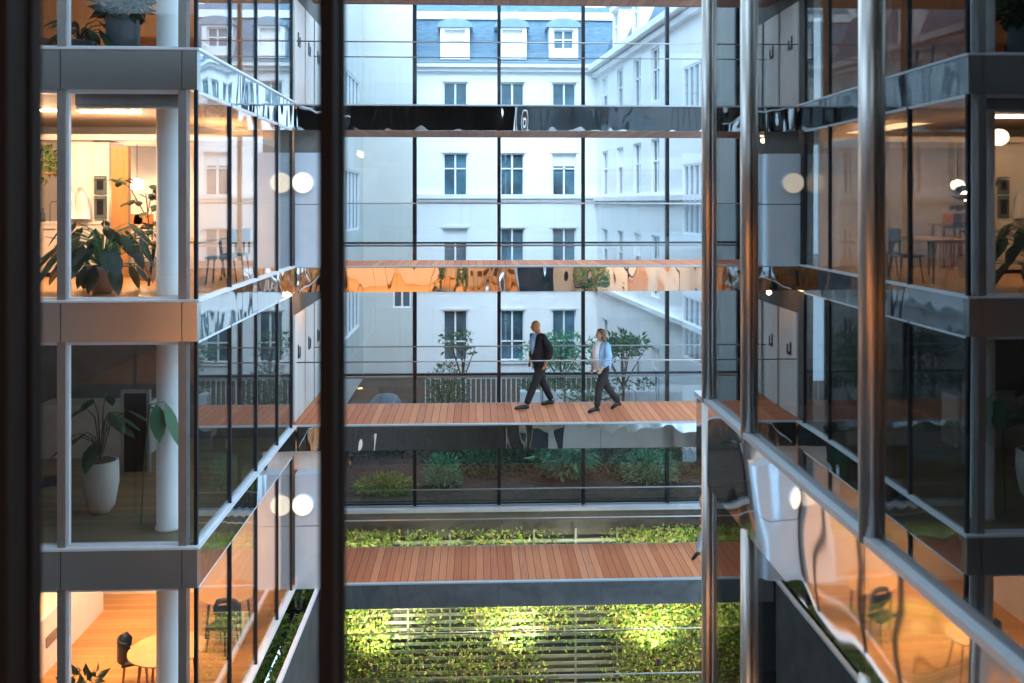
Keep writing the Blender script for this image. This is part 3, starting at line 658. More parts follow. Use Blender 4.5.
# philodendron in the kitchen
Y = 13.7; c = at(97, 299, Y); z = FL[0]; Y = 13.9
t = thing('potted_philodendron', 'large potted plant with broad dark leaves on the bright kitchen floor', 'plant')
pot(t, (c.x, Y, z), [(.13, 0), (.18, .1), (.22, .32), (.23, .42)], 'pot_pink')
arching(t, (c.x, Y, z+.4), 34, .95, .6, .34, 'leaf_dark', 'leaf_fern', .6, .75); arching(t, (c.x, Y, z+.36), 14, .8, .12, .34, 'leaf_dark', 'leaf_fern', .6, 1.0); arching(t, (c.x, Y, z+.5), 22, .6, .62, .26, 'leaf_dark', 'leaf_fern', .55, .4)
rebase(t)
# tall plant by the table
Y = 16.2; c = at(147, 225, Y); t = thing('potted_fig', 'tall thin leaved plant in front of the glowing lamp in the kitchen', 'plant')
pot(t, (c.x, Y, z), [(.13, 0), (.18, .3), (.19, .4)], 'pot_cream')
m = MB(); m.tube([(c.x, Y, z+.3), (c.x+.03, Y, z+1.0), (c.x-.02, Y, z+1.55)], [.02, .015, .008], 6)
for dx, dz in ((-.5, 1.75), (.12, 1.6), (-.22, 1.45), (.1, 1.25)): m.tube([(c.x, Y, z+1.1), (c.x+dx*.6, Y, z+dz-.1), (c.x+dx, Y, z+dz)], [.01, .008, .004], 5)
m.build('stems', 'bark', t); m = MB()
for i in range(34):
    dx, dz = random.choice(((-.5, 1.75), (.12, 1.6), (-.22, 1.45), (.1, 1.25), (.05, 1.1), (0, 1.0)))
    big_leaf(m, (c.x+dx+random.uniform(-.14, .14), Y+random.uniform(-.15, .15), z+dz+random.uniform(-.12, .1)), (random.uniform(-1, 1), random.uniform(-1, 1), 0), .2, .7)
m.build('leaves', 'leaf_dark', t, True); rebase(t)
# kitchen run
Yk = 17.0
a = at(20, 222, Yk).x; b = at(108, 222, Yk).x; zc = at(80, 222, Yk).z
kc = thing('kitchen_counter', 'cream kitchen counter run along the back of the bright kitchen', 'counter')
bx('body', 'warmwhite', kc, a-2, b, Yk, Yk+.65, z+.08, zc-.04); bx('plinth', 'darkwall', kc, a-2, b, Yk+.06, Yk+.6, z, z+.08); bx('worktop', 'white', kc, a-2, b, Yk-.02, Yk+.65, zc-.04, zc)
for i in range(5):
    x0 = b-.62-i*.62; d = bx('door', 'warmwhite', kc, x0+.01, x0+.6, Yk-.02, Yk, z+.1, zc-.07); bx('handle', 'frame', d, x0+.08, x0+.3, Yk-.035, Yk-.02, zc-.14, zc-.12)
rebase(kc)
tc0 = at(66, 140, Yk).x; tc1 = at(92, 140, Yk).x
t = thing('tall_cabinet', 'tall cream cabinet standing above the kitchen counter', 'cabinet'); bx('body', 'warmwhite', t, tc0, tc1, Yk+.05, Yk+.65, zc, at(80, 140, Yk).z)
bx('door', 'white', t, tc0+.01, tc1-.01, Yk+.03, Yk+.05, zc+.02, at(80, 142, Yk).z); rebase(t)
tc2 = at(109, 140, Yk).x
t = thing('oven_tower', 'cream tower unit with two stacked glass fronted ovens', 'oven'); bx('housing', 'warmwhite', t, tc1+.004, tc2, Yk, Yk+.66, zc, at(80, 142, Yk).z)
for ya, yb in ((176, 194), (196, 219)):
    za_, zb_ = at(100, yb, Yk).z, at(100, ya, Yk).z; o = bx('oven_door', 'pot_slate', t, tc1+.05, tc2-.04, Yk-.03, Yk, za_, zb_); bx('oven_window', 'black', o, tc1+.1, tc2-.09, Yk-.035, Yk-.03, za_+.08, zb_-.08)
    bx('handle', 'bright_frame', o, tc1+.07, tc2-.06, Yk-.06, Yk-.04, zb_-.05, zb_-.03)
rebase(t)
p0 = at(109, 140, 16.9).x; p1 = at(127, 140, 16.9).x
tag(bx('wood_partition', 'orange_wood', None, p0+.02, p1, 16.95, 17.08, z, at(100, 146, 16.9).z), 'orange wood partition between the ovens and the dining corner', 'partition')
tag(bx('ceiling_bulkhead', 'warmwhite', None, LW, LX-.3, 16.9, 18.9, at(100, 140, 16.9).z, FL[1]-BH-.3), 'cream bulkhead above the kitchen units', 'bulkhead', kind='structure').name = 'wall_bulkhead'
for i, px in enumerate((71, 81)):
    q = at(px, 190, Yk-.05); m = MB(); top = q.z+.05; n0 = 9
    prof = [(.03, 0), (.09, -.15), (.13, -.4), (.12, -.58)]
    V = []
    for r, dz in prof:
        for k_ in range(14):
            an = 2*PI*k_/14; rr = r*(1+.22*math.cos(5*an)); V.append((q.x+rr*math.cos(an)+dz*-.06, Yk-.08+rr*.45*math.sin(an), top+dz))
    m.v = V; m.f = [(i_*14+k_, i_*14+(k_+1) % 14, (i_+1)*14+(k_+1) % 14, (i_+1)*14+k_) for i_ in range(3) for k_ in range(14)]+[tuple(range(14)), tuple(range(42, 56))[::-1]]
    tag(m.build('towel', 'cloth', None, True), ['white towel hanging on the tall cabinet, the left one', 'white towel hanging on the tall cabinet, beside the ovens'][i], 'towel')
m = MB(); s0 = at(22, 172, Yk+.3); s1 = at(56, 172, Yk+.3); m.box(s0.x, s1.x, Yk+.1, Yk+.5, s0.z-.04, s0.z); tag(m.build('shelf', 'orange_wood'), 'dark wood shelf above the kitchen counter', 'shelf')
t = thing('trailing_plant', 'yellow green trailing plant on the kitchen shelf', 'plant'); q = at(45, 165, Yk+.3)
pot(t, (q.x, Yk+.3, s0.z), [(.07, 0), (.1, .15)], 'pot_cream'); m = MB(); m.cloud((q.x, Yk+.25, s0.z+.15), (.3, .2, .3), 260, .12); m.build('leaves', 'leaf_wall', t); rebase(t)
for px, h, r, mt, lb in ((37, .32, .035, 'black', 'black bottle on the counter beside the green box'), (43, .26, .04, 'pot_slate', 'short dark bottle on the counter near the tap')):
    q = at(px, 222, Yk+.3); m = MB(); m.lathe((q.x, Yk+.3, zc), [(r, 0), (r, h*.6), (r*.35, h*.75), (r*.35, h)], 14); tag(m.build('bottle', mt, None, True), lb, 'bottle')
q = at(50, 222, Yk+.3); m = MB(); m.tube([(q.x, Yk+.3, zc), (q.x, Yk+.3, zc+.33), (q.x+.04, Yk+.3, zc+.38), (q.x+.2, Yk+.3, zc+.38), (q.x+.22, Yk+.3, zc+.2)], .014, 8)
tag(m.build('kitchen_tap', 'rail', None, True), 'chrome kitchen tap standing on the counter', 'tap')
def strip(px0, px1, py, Y, k, lb, power, col=WARM, w=.06):
    a = at(px0, py, Y); b = at(px1, py, Y); zc_ = FL[k+1]-BH-.03
    t = bx('linear_lamp', 'lamp_hot', None, a.x, b.x, Y-w, Y+w, zc_, zc_+.03); tag(t, lb, 'lamp')
    light('linear_lamp_light', 'AREA', ((a.x+b.x)/2, Y, zc_-.02), power*.8, col, b.x-a.x, .3)
    light('linear_lamp_glow', 'POINT', ((a.x+b.x)/2, Y+.3, zc_-.35), power*.35, col, .15)
strip(15, 55, 118, 15.4, 0, 'glowing linear lamp on the ceiling at the left of the kitchen', 75)
strip(80, 140, 118, 15.6, 0, 'glowing linear lamp on the kitchen ceiling behind the blind', 75)
light('kitchen_fill', 'AREA', (-6, 17.9, FL[1]-BH-.35-.05), 12, WARM, 3, .6)
light('kitchen_side', 'AREA', (-4.9, 17.5, FL[1]-BH-.1), 30, WARM, .6, 2.5)
# glowing globe lamp and dining corner
def chair(name, label, c, rot, mat, legmat, group=None, shell=False, cat='chair'):
    t = thing(name, label, cat, group); 
    m = MB(); m.box(-.22, .22, -.21, .21, .43, .47); s = m.build('seat', mat, t)
    if shell:
        b = MB(); n = 11; V = []
        for lv in range(4):
            zz = .47+lv*.12; wdt = (.6, 1.0, 1.05, .8)[lv]
            for i in range(n):
                a = PI*(.5)*(i/(n-1)*2-1)*wdt; V.append((.23*math.sin(a), .06+.2*math.cos(a), zz)); 
        b.v = V+[(x*1.12, .06+(y-.06)*1.12, z_) for x, y, z_ in V]; q = 4*n
        for lv in range(3):
            for i in range(n-1):
                a = lv*n+i; b.f += [(a, a+1, a+n+1, a+n), (a+q, a+n+q, a+n+1+q, a+1+q)]
        for i in range(n-1): b.f += [(i, i+q, i+1+q, i+1), (3*n+i, 3*n+i+1, 3*n+i+1+q, 3*n+i+q)]
        b.build('backrest', mat, t, True)
    else:
        b = MB(); b.box(-.21, .21, .18, .215, .68, .92); b.build('backrest', mat, t); f = MB(); f.box(-.2, -.17, .18, .215, .47, .7); f.box(.17, .2, .18, .215, .47, .7); f.build('back_frame', legmat, t)
    for sx in (-1, 1):
        for sy_ in (-1, 1):
            g = MB(); g.tube([(sx*.17, sy_*.16, .43), (sx*.21, sy_*.2, 0)], [.018, .012], 7); g.build('leg', legmat, t)
    t.location = c; t.rotation_euler = (0, 0, rot); return t
def table(name, label, c, w, d, h, mat, legmat, round_=False):
    t = thing(name, label, 'table'); m = MB()
    if round_: m.lathe((0, 0, h-.03), [(w*.98, 0), (w, .01), (w, .025), (w*.98, .03)], 40)
    else: m.box(-w/2, w/2, -d/2, d/2, h-.04, h)
    m.build('tabletop', mat, t, False)
    rx, ry_ = (w*.6, w*.6) if round_ else (w/2-.06, d/2-.06)
    for sx in (-1, 1):
        for sy_ in (-1, 1):
            g = MB(); g.tube([(sx*rx*.85, sy_*ry_*.85, h-.03), (sx*rx, sy_*ry_, 0)], [.03, .02], 8); g.build('leg', legmat, t)
    t.location = c; return t
Y = 17.6; Y = 18.05; q = at(143, 280, Y); table('dining_table', 'light oak high table in the dining corner by the white column', (q.x, Y, z), .9, .5, .95, 'oak', 'oak')
for i, (px, lb) in enumerate(((136, 'red brown wooden chair at the high table, the left one'), (147, 'red brown wooden chair at the high table, beside the column'))):
    q = at(px, 280, 18.3); chair('wooden_chair', lb, (q.x, 18.3, z+.0), PI if i else PI, 'redwood', 'redwood', 'red brown chairs in the kitchen').scale = (.9, .9, 1.25)
q = at(137, 186, 18.2); t = thing('globe_lamp', 'warm glowing globe lamp hanging in the dining corner', 'lamp'); m = MB(); m.lathe((q.x, 18.2, q.z-.09), [(.02, 0), (.11, .04), (.14, .12), (.11, .2), (.02, .24)], 20); m.build('shade', 'lamp', t, True)
m = MB(); m.tube([(q.x, 18.2, q.z+.09), (q.x, 18.2, FL[1]-BH-.3)], .006, 6); m.build('cord', 'black', t); rebase(t); light('globe_lamp_light', 'POINT', (q.x, 17.9, q.z-.2), 70, WARM, .1)
# seen through the side glass: meeting table with chairs
table('meeting_table', 'long pale meeting table seen through the side glass of the kitchen storey', (-5.0, 15.9, z), .9, 1.8, .74, 'oak', 'black')
for i, (x, y, r) in enumerate(((-4.3, 15.4, -PI/2), (-4.3, 16.3, -PI/2))): chair('meeting_chair', ['dark chair at the meeting table next to the corner post', 'dark chair at the meeting table, farther from the corner'][i], (x, y, z), r, 'pot_slate', 'black', 'dark chairs at the meeting table')
# top room
z = FL[1]; Y = 13.5
q = at(123, 40, Y); t = thing('round_planter', 'tall slate grey round planter in the top left room', 'planter'); pot(t, (q.x, Y, z), [(.22, 0), (.24, .5), (.24, .62)], 'pot_slate'); m = MB(); m.cloud((q.x, Y, z+.85), (.35, .3, .3), 260, .2); m.build('leaves', 'leaf_dark', t); rebase(t)
q = at(80, 45, Y); t = thing('low_planter', 'short grey pot with broad drooping leaves in the top left room', 'planter'); pot(t, (q.x, Y, z), [(.13, 0), (.19, .22), (.2, .26)], 'pot_slate'); arching(t, (q.x, Y, z+.26), 14, .42, .35, .34, 'leaf_dark'); rebase(t)
table('low_table', 'dark table behind the planters in the top left room', (-5.6, 16.0, z), 1.6, .8, .72, 'redwood', 'black')
chair('dining_chair', 'black chair behind the dark near post in the top left room', (at(44, 40, 14.6).x, 14.6, z), 2.4, 'black', 'black')
light('top_room_light', 'AREA', (-6.5, 16.5, FL[2]-BH-.1), 38, WARM, 3, 2)
# dark room
z = FL[-1]; Y = 14.2; q = at(101, 500, Y); t = thing('tall_planter', 'tall cream planter with a dark plant in the dim left room', 'planter')
pot(t, (q.x, Y, z), [(.13, 0), (.2, .1), (.265, .45), (.26, .78), (.25, .8)], 'pot_cream'); arching(t, (q.x, Y, z+.8), 12, .4, 1.0, .4, 'leaf_dark', 'bark', .5, .2); rebase(t)
q = at(174, 415, 13.25); t = thing('hanging_leaf_plant', 'single large grey green leaf in front of the pale column in the dim room', 'plant')
m = MB(); big_leaf(m, (q.x-.35, 13.2, q.z+.15), (1, 0, -.1), .35, .55); big_leaf(m, (q.x-.1, 13.15, q.z+.22), (.5, -.1, -.9), .5, .6); big_leaf(m, (q.x-.2, 13.1, q.z+.2), (.2, -.3, -.7), .4, .6); m.build('leaves', 'leaf', t, True); m = MB(); m.tube([(q.x-.6, 13.6, z), (q.x-.5, 13.5, z+1.2), (q.x-.35, 13.25, q.z+.15), (q.x-.1, 13.15, q.z+.22)], [.015, .012, .01, .006], 6); m.build('stem', 'leaf', t); rebase(t)
m = MB(); q0 = at(124, 480, 16.2); q1 = at(147, 480, 16.2); zt_ = at(135, 393, 16.2).z
t = thing('floor_mirror', 'tall black framed panel leaning at the back of the dim left room', 'mirror'); m.box(q0.x, q1.x, 16.2, 16.26, z+.03, zt_); m.build('panel', 'black', t); m = MB(); m.box(q0.x-.05, q0.x, 16.17, 16.28, z, zt_+.05); m.box(q1.x, q1.x+.05, 16.17, 16.28, z, zt_+.05); m.box(q0.x, q1.x, 16.17, 16.28, zt_, zt_+.05); m.build('frame', 'frame', t); rebase(t)
chair('lounge_chair', 'dark chair at the far left of the dim room', (at(48, 500, 14.3).x, 14.3, z), 2.2, 'black', 'black')
q = at(90, 440, 17.5); tag(bx('sideboard', 'pot_cream', None, -8.2, -6.2, 17.2, 17.8, z, z+1.0), 'pale sideboard at the back of the dim left room', 'sideboard')
light('dim_room_light', 'AREA', (-6, 16, FL[0]-BH-.1), 2, WARM, 3, 2)
# orange room
z = FL[-2]
t = thing('kitchen_island', 'long cream island unit at the left of the orange lit room', 'counter'); bx('body', 'warmwhite', t, -8.6, -7.5, 13.2, 18.45, z, z+.96); bx('worktop', 'white', t, -8.62, -7.48, 13.2, 18.47, z+.96, z+1.0)
q = atx(52, 640, -7.48); o = bx('socket', 'frame', t, -7.495, -7.47, q.y-.2, q.y+.2, q.z-.05, q.z+.13); rebase(t)
Y = 16.3; q = at(160, 650, Y); zz = z+.74
rt = at(167, 645, 16.0); tl = ray(167, 648); kk = zz/tl.z; tp = tl*kk
table('round_table', 'round oak table with slim legs in the orange lit room', (tp.x, tp.y, z), .62, .62, .74, 'oak', 'redwood', True)
chair('shell_chair', 'black curved back chair beside the round oak table', (tp.x-.62, tp.y+.25, z), PI/2+.35, 'black', 'redwood', None, True)
tl = ray(214, 592); kk = (z+.74)/tl.z; tp2 = tl*kk
if tp2.y > 18.3: tp2 = Vector((-4.75, 17.9, 0))
table('round_table', 'second round table seen through the side glass of the lowest storey', (-4.75, tp2.y, z), .55, .55, .74, 'oak', 'black', True)
chair('shell_chair', 'black chair by the second round table behind the side glass', (-4.75+.1, tp2.y-.75, z), PI-.4+PI, 'black', 'black', None, True)
t = thing('potted_shrub', 'dark leafy plant at the lower edge of the orange lit room', 'plant'); q = at(82, 690, 14.4)
pot(t, (q.x, 14.4, z), [(.16, 0), (.2, .3)], 'pot_slate'); m = MB(); m.cloud((q.x, 14.4, z+.5), (.3, .3, .3), 110, .2); m.build('leaves', 'leaf_dark', t); rebase(t)
for x, y in ((-6.3, 15.2), (-6.3, 17.6), (-4.7, 16.3), (-8.2, 16)):
    o = bx('ceiling_panel_lamp', 'lamp', None, x-.12, x+.12, y-.12, y+.12, FL[-1]-BH-.05, FL[-1]-BH-.02); tag(o, 'small square ceiling lamp in the orange lit room', 'lamp', 'ceiling lamps of the orange lit room')
    light('orange_room_light', 'AREA', (x, y, FL[-1]-BH-.07), 62, AMBER, .5)
# orange chairs in the near building (seen as reflections in the band above the pair)
for i, x in enumerate((.15, .75)):
    chair('orange_chair', ['orange chair in the near building reflected in the band above the man', 'second orange chair in the near building reflected in the band'][i], (x, .6, FL[-1]), PI, 'leather', 'redwood', 'orange chairs in the near building').scale = (1.1, 1.1, 1.3)
t = thing('potted_shrub', 'bright leafy plant in the near building reflected in the golden band', 'plant'); pot(t, (-1.2, .3, FL[-1]), [(.2, 0), (.25, .4)], 'pot_cream'); m = MB(); m.cloud((-1.2, .3, FL[-1]+1.0), (.5, .4, .6), 400, .18); m.build('leaves', 'leaf_fern', t); rebase(t)
# ------------------------------------------------------------------ people
def skin_obj(name, chains, mat, parent, root=0, sub=2):
    """chains: list of lists of (key, pos, radius) ; shared keys weld the chains into one tree"""
    keys = {}; V = []; R = []; E = []
    for ch in chains:
        prev = None
        for item in ch:
            if len(item) == 1: i = keys[item[0]]
            else:
                k_, p, r = item; i = len(V); keys[k_] = i; V.append(p); R.append(r)
            if prev is not None: E.append((prev, i))
            prev = i
    me = bpy.data.meshes.new(name); me.from_pydata(V, E, []); me.materials.append(M[mat])
    o = bpy.data.objects.new(name, me); COL.objects.link(o)
    if parent: o.parent = parent
    md = o.modifiers.new('skin', 'SKIN'); md.use_smooth_shade = True
    sv = me.skin_vertices[0].data if me.skin_vertices else None
    if sv is None:
        bpy.context.view_layer.objects.active = o
    sv = me.skin_vertices[0].data
    for i, r in enumerate(R):
        sv[i].radius = r if isinstance(r, tuple) else (r, r); sv[i].use_root = (i == root)
    s_ = o.modifiers.new('sub', 'SUBSURF'); s_.levels = sub; s_.render_levels = sub
    return o
def ball(c, r, nu=24, nv=16, fn=None):
    V = []; Fc = []
    for j in range(nv+1):
        ph = PI*j/nv
        for i in range(nu):
            a = 2*PI*i/nu; d = Vector((math.sin(ph)*math.cos(a), math.sin(ph)*math.sin(a), math.cos(ph)))
            p = Vector((d.x*r[0], d.y*r[1], d.z*r[2]))
            if fn: p = fn(d, p)
            V.append(Vector(c)+p)
    for j in range(nv):
        for i in range(nu): Fc.append((j*nu+i, (j+1)*nu+i, (j+1)*nu+(i+1) % nu, j*nu+(i+1) % nu))
    return V, Fc
def face(d, p):
    f = max(0, -d.x); q = Vector(p)
    if d.z < 0:                                    # jaw narrows towards the chin, which stays forward
        k = 1+.42*d.z; q.y *= k; q.x = q.x*(1+.2*d.z) - .02*(-d.z)
    g = lambda y0, z0, sy_, sz_: math.exp(-((p.y-y0)/sy_)**2-((p.z-z0)/sz_)**2)
    if f > 0:
        q.x -= .03*g(0, -.022, .012, .016) + .012*g(0, .0, .01, .02)          # nose
        q.x -= .008*g(0, -.058, .024, .008) + .008*g(0, -.1, .022, .016)       # lips, chin
        q.x -= .006*g(.03, .028, .02, .008) + .006*g(-.03, .028, .02, .008)    # brows
        q.x += .01*g(.03, .008, .015, .012) + .01*g(-.03, .008, .015, .012)    # eye sockets
    return q
def join_head(o, head, P):
    dg = bpy.context.evaluated_depsgraph_get(); dg.update(); ev = o.evaluated_get(dg); me = ev.to_mesh()
    V = [v.co.copy() for v in me.vertices]; Fc = [tuple(p.vertices) for p in me.polygons]; ev.to_mesh_clear()
    parts = [ball(head, (.1, .077, .12), 48, 40, face)]
    for s_ in (-1, 1): parts.append(ball((head[0]+.012, head[1]+s_*.078, head[2]-.005), (.018, .01, .03), 14, 10))
    lim = MB(); nk = Vector(P['neck']); hd = Vector(head)
    lim.tube([nk-Vector((0, 0, .12)), nk, hd+Vector((.02, 0, -.08)), hd+Vector((.02, 0, -.02))], [.08, .06, .052, .05], 16)
    for sd in 'nf':
        e = Vector(P['el'+sd]); w_ = Vector(P['wr'+sd]); d = (w_-e).normalized(); lim.tube([e, e+(w_-e)*.5, w_, w_+d*.07], [.036, .034, .026, .024], 12)
    parts.append(([Vector(v) for v in lim.v], lim.f))
    for v, f in parts:
        n = len(V); V += v; Fc += [tuple(n+k for k in q) for q in f]
    nm = bpy.data.meshes.new('body'); nm.from_pydata([tuple(v) for v in V], [], Fc); nm.materials.append(o.data.materials[0])
    o.modifiers.clear(); o.data = nm
    rm = o.modifiers.new('weld', 'REMESH'); rm.mode = 'VOXEL'; rm.voxel_size = .0065; rm.use_smooth_shade = True
    return o
def person(label, base, P, skin, top, bottom, long_hair=False, scale=1.0, coat=None, turn=0, boots=False):
    """P: joints in the walking plane, facing -X; y is sideways (-y nearer the viewer)"""
    t = tag(empty('person', base), label, 'person'); t.scale = (scale,)*3; t.rotation_euler = (0, 0, turn)
    hip, chest, neck, head = P['hip'], P['chest'], P['neck'], P['head']
    ch = [[('hip', hip, (.07, .1)), ('belly', [(hip[i]+chest[i])/2 for i in range(3)], (.07, .1)), ('chest', chest, (.08, .12)), ('neck0', neck, .07),
           ('neck1', [neck[0]-.012, neck[1], neck[2]+.07], .058), ('skull', [head[0]+.01, head[1], head[2]-.01], .06)]]
    for sd, s in (('n', -1), ('f', 1)):
        sh_, el, wr = P['sh'+sd], P['el'+sd], P['wr'+sd]
        ch.append([('chest',), ('sh'+sd, sh_, .035), ('el'+sd, el, .032), ('wr'+sd, wr, .026)])
        d = (Vector(wr)-Vector(el)).normalized(); side = Vector((0, 1, 0)); pl = Vector(wr)+d*.07
        ch.append([('wr'+sd,), ('palm'+sd, tuple(pl), (.024, .014))])
        fwd = d.cross(side).normalized()
        for fi, (of, ln) in enumerate(((-.03, .07), (-.01, .08), (.01, .075), (.03, .06))):
            a = pl+fwd*of+d*.03; b = a+d*ln*.5-side*s*.006; c_ = b+d*ln*.45-side*s*.02
            ch.append([('palm'+sd,), ('f%s%da' % (sd, fi), tuple(a), .009), ('f%s%db' % (sd, fi), tuple(b), .0085), ('f%s%dc' % (sd, fi), tuple(c_), .007)])
        a = Vector(wr)+d*.02-fwd*.03; ch.append([('wr'+sd,), ('th%sa' % sd, tuple(a), .011), ('th%sb' % sd, tuple(a+d*.04-fwd*.015), .009)])
        ch.append([('hip',), ('hj'+sd, [hip[0], hip[1]+s*.09, hip[2]-.08], .05), ('kn'+sd, P['kn'+sd], .045), ('an'+sd, P['an'+sd], .034)])
    join_head(skin_obj('body', ch, skin, t), head, P)
    # clothes
    tr = [[('hip', [hip[0], hip[1], hip[2]+.0], (.14, .18)), ('waist', [hip[0], hip[1], hip[2]+.14], (.11, .14))]]
    for sd, s in (('n', -1), ('f', 1)):
        k_ = P['kn'+sd]; a = P['an'+sd]; h = [hip[0], hip[1]+s*.09, hip[2]-.1]
        tr.append([('hip',), ('hj'+sd, h, .125), ('th'+sd, [(h[i]+k_[i])/2 for i in range(3)], .115), ('kn'+sd, k_, .088), ('cf'+sd, [k_[i]*.4+a[i]*.6 for i in range(3)], .08), ('an'+sd, [a[0], a[1], a[2]+.0], .07)])
    skin_obj('trousers', tr, bottom, t)
    lo = [hip[0]+.01, hip[1], hip[2]-(.14 if coat else .04)]
    def topchain(ex, dz=0.0):
        b = [[('low', [lo[0], lo[1], lo[2]+dz], (.165+ex, .21+ex)), ('waist', [(hip[i]+chest[i])/2 for i in range(3)], (.15+ex, .2+ex)), ('chest', chest, (.165+ex, .235+ex)), ('col', [neck[0]+.01, neck[1], neck[2]-.0], .075+ex)]]
        for sd in 'nf':
            wr = P['wr'+sd]; el = P['el'+sd]
            b.append([('chest',), ('sh'+sd, P['sh'+sd], .09+ex), ('el'+sd, el, .072+ex), ('cu'+sd, [el[i]*.05+wr[i]*.95 for i in range(3)], .055+ex)])
        return b
    if coat:
        skin_obj('jacket', topchain(.008), coat, t)
        m = MB(); cx = chest[0]
        m.tube([(neck[0]-.07, 0, neck[2]-.0), (chest[0]-.13, 0, chest[2]+.02), (hip[0]-.125, 0, hip[2]+(.12 if not boots else -.06))], [.05, .09, .06] if not boots else [.06, .11, .1], 10); m.build('shirt', top, t, True)
    else: skin_obj('top', topchain(.0), top, t)
    # shoes
    for sd in 'nf':
        a = Vector(P['an'+sd]); td = Vector(P['to'+sd])-a; L_ = .25; ft = Vector(P['to'+sd]); 
        dirv = Vector((td.x, 0, td.z)).normalized(); heel = a+Vector((.05, 0, -.045)) 
        m = MB(); m.tube([heel+Vector((.0, 0, .0)), a+Vector((-.02, 0, -.045)), a+td*.55+Vector((0, 0, -.01)), ft, ft+dirv*.03], [.038, .047, .046, .036, .015], 12)
        if boots: m.tube([a+Vector((0, 0, .16)), a+Vector((0, 0, -.04))], [.06, .045], 12); m.tube([heel, heel+Vector((.01, 0, -.05))], [.022, .014], 8)
        m.build('shoe', 'shoe', t, True)
    # hair and face
    hx, hy, hz = head
    if long_hair:
        m = MB(); rings = [(.0, .13, .02), (.01, .115, .07), (.025, .07, .1), (.035, .02, .098), (.05, -.05, .09), (.065, -.12, .08), (.08, -.22, .07), (.09, -.32, .055), (.085, -.4, .02)]
        n = 14; V = []
        for dx, dz, r in rings:
            for k_ in range(n):
                an = 2*PI*k_/n; V.append((hx+dx+r*math.cos(an)*(.9 if dz < 0 else 1), hy+r*1.0*math.sin(an), hz+dz))
        m.v = V; m.f = [(i*n+k_, i*n+(k_+1) % n, (i+1)*n+(k_+1) % n, (i+1)*n+k_) for i in range(len(rings)-1) for k_ in range(n)]+[tuple(range(n)), tuple(range((len(rings)-1)*n, len(rings)*n))[::-1]]
        m.build('hair', 'hair', t, True)
    m = MB()
    for s in (-1, 1):
        v, f = ball((hx-.083, hy+s*.03, hz+.006), (.01, .011, .007), 10, 8); n = len(m.v); m.v += [tuple(x) for x in v]; m.f += [tuple(n+k for k in q) for q in f]
    m.build('eyes', 'black', t, True)
    m = MB(); m.tube([(hx-.098, hy-.02, hz-.06), (hx-.107, hy, hz-.059), (hx-.098, hy+.02, hz-.06)], .006, 6); m.build('mouth', 'redwood', t, True)
    return t
man = dict(hip=(0, 0, .96), chest=(-.03, 0, 1.36), neck=(-.05, 0, 1.56), head=(-.1, 0, 1.705), shn=(0, -.18, 1.46), eln=(.13, -.26, 1.2), wrn=(.03, -.25, .98), shf=(-.03, .17, 1.45), elf=(-.02, .26, 1.2), wrf=(-.1, .24, .98),
           knn=(-.17, -.1, .54), ann=(-.36, -.1, .11), ton=(-.6, -.1, .06), knf=(.1, .1, .52), anf=(.32, .1, .11), tof=(.1, .1, .045))
q = at(540, 404, 21.05)
person('bald man in a black suit striding left on the upper deck', (q.x, 21.05, FL[-1]), man, 'skin_dark', 'shirt_blue', 'suit', scale=1.12, coat='suit', turn=.38)
wom = dict(hip=(0, 0, .98), chest=(-.01, 0, 1.34), neck=(-.02, 0, 1.52), head=(-.06, 0, 1.665), shn=(.01, -.15, 1.43), eln=(.04, -.23, 1.18), wrn=(-.12, -.25, 1.0), shf=(-.02, .14, 1.42), elf=(-.05, .22, 1.18), wrf=(-.14, .2, .96),
           knn=(-.13, -.09, .55), ann=(-.19, -.09, .14), ton=(-.37, -.09, .05), knf=(.12, .09, .54), anf=(.4, .09, .17), tof=(.26, .09, .045))
q = at(603, 412, 20.55)
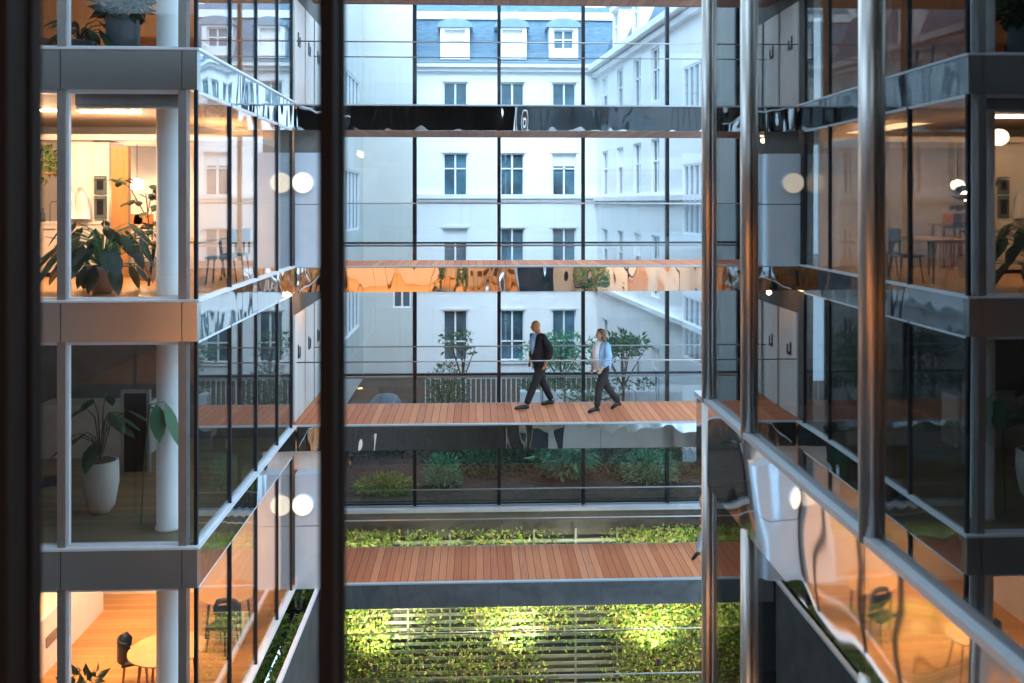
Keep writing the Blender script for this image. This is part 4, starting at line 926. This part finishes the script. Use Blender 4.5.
w = person('woman with long brown hair, light blue shirt and black boots walking left', (q.x, 20.55, FL[-1]), wom, 'skin', 'shirt_white', 'trouser', True, 1.065, 'shirt_blue', .3, True)
third = dict(man); third.update(knn=(-.2, -.1, .58), ann=(-.3, -.1, .2), ton=(-.42, -.1, .03), eln=(-.05, -.27, 1.2), wrn=(-.2, -.29, .98))
q = at(705, 560, 20.6)
person('person in lilac top and light jeans behind the silver post on lower deck', (q.x+.1, 20.6, FL[-2]), third, 'skin', 'lilac', 'denim', False, .97, 'lilac')
# ------------------------------------------------------------------ sky, camera, colour
w = bpy.data.worlds.new('sky'); S.world = w; w.use_nodes = True; nt = w.node_tree; nt.nodes.clear()
out = N(nt, 'OutputWorld'); bg = N(nt, 'Background', Strength=2.5)
tc = N(nt, 'TexCoord'); nz = N(nt, 'TexNoise', Scale=1.6, Detail=4.0); L(nt, tc.outputs['Generated'], nz.inputs[0])
L(nt, ramp(nt, nz.outputs[0], [(.3, (.42, .68, 1.0)), (.7, (.66, .85, 1.0))]), bg.inputs[0]); L(nt, bg.outputs[0], out.inputs[0])
sun = bpy.data.lights.new('veiled_sun', 'SUN'); sun.energy = 3.9; sun.angle = math.radians(50); sun.color = (.78, .91, 1)
so = bpy.data.objects.new('veiled_sun', sun); COL.objects.link(so); so.rotation_euler = (math.radians(48), 0, math.radians(-8))
cam = bpy.data.cameras.new('camera'); cam.sensor_width = 36; cam.lens = F/1024*36; cam.shift_y = -(341.5-HY)/1024; cam.clip_start = .05
cam.dof.use_dof = True; cam.dof.focus_distance = 20; cam.dof.aperture_fstop = 3.2
co = bpy.data.objects.new('camera', cam); COL.objects.link(co); co.rotation_euler = (PI/2, 0, -TH); S.camera = co
S.view_settings.view_transform = 'Standard'; S.view_settings.look = 'None'; S.view_settings.gamma = 1; S.view_settings.exposure = 0.33
S.view_settings.use_curve_mapping = False
S.cycles.max_bounces = 12; S.cycles.glossy_bounces = 6; S.cycles.transparent_max_bounces = 40; S.cycles.diffuse_bounces = 4
S.cycles.sample_clamp_indirect = 4; S.cycles.use_denoising = True
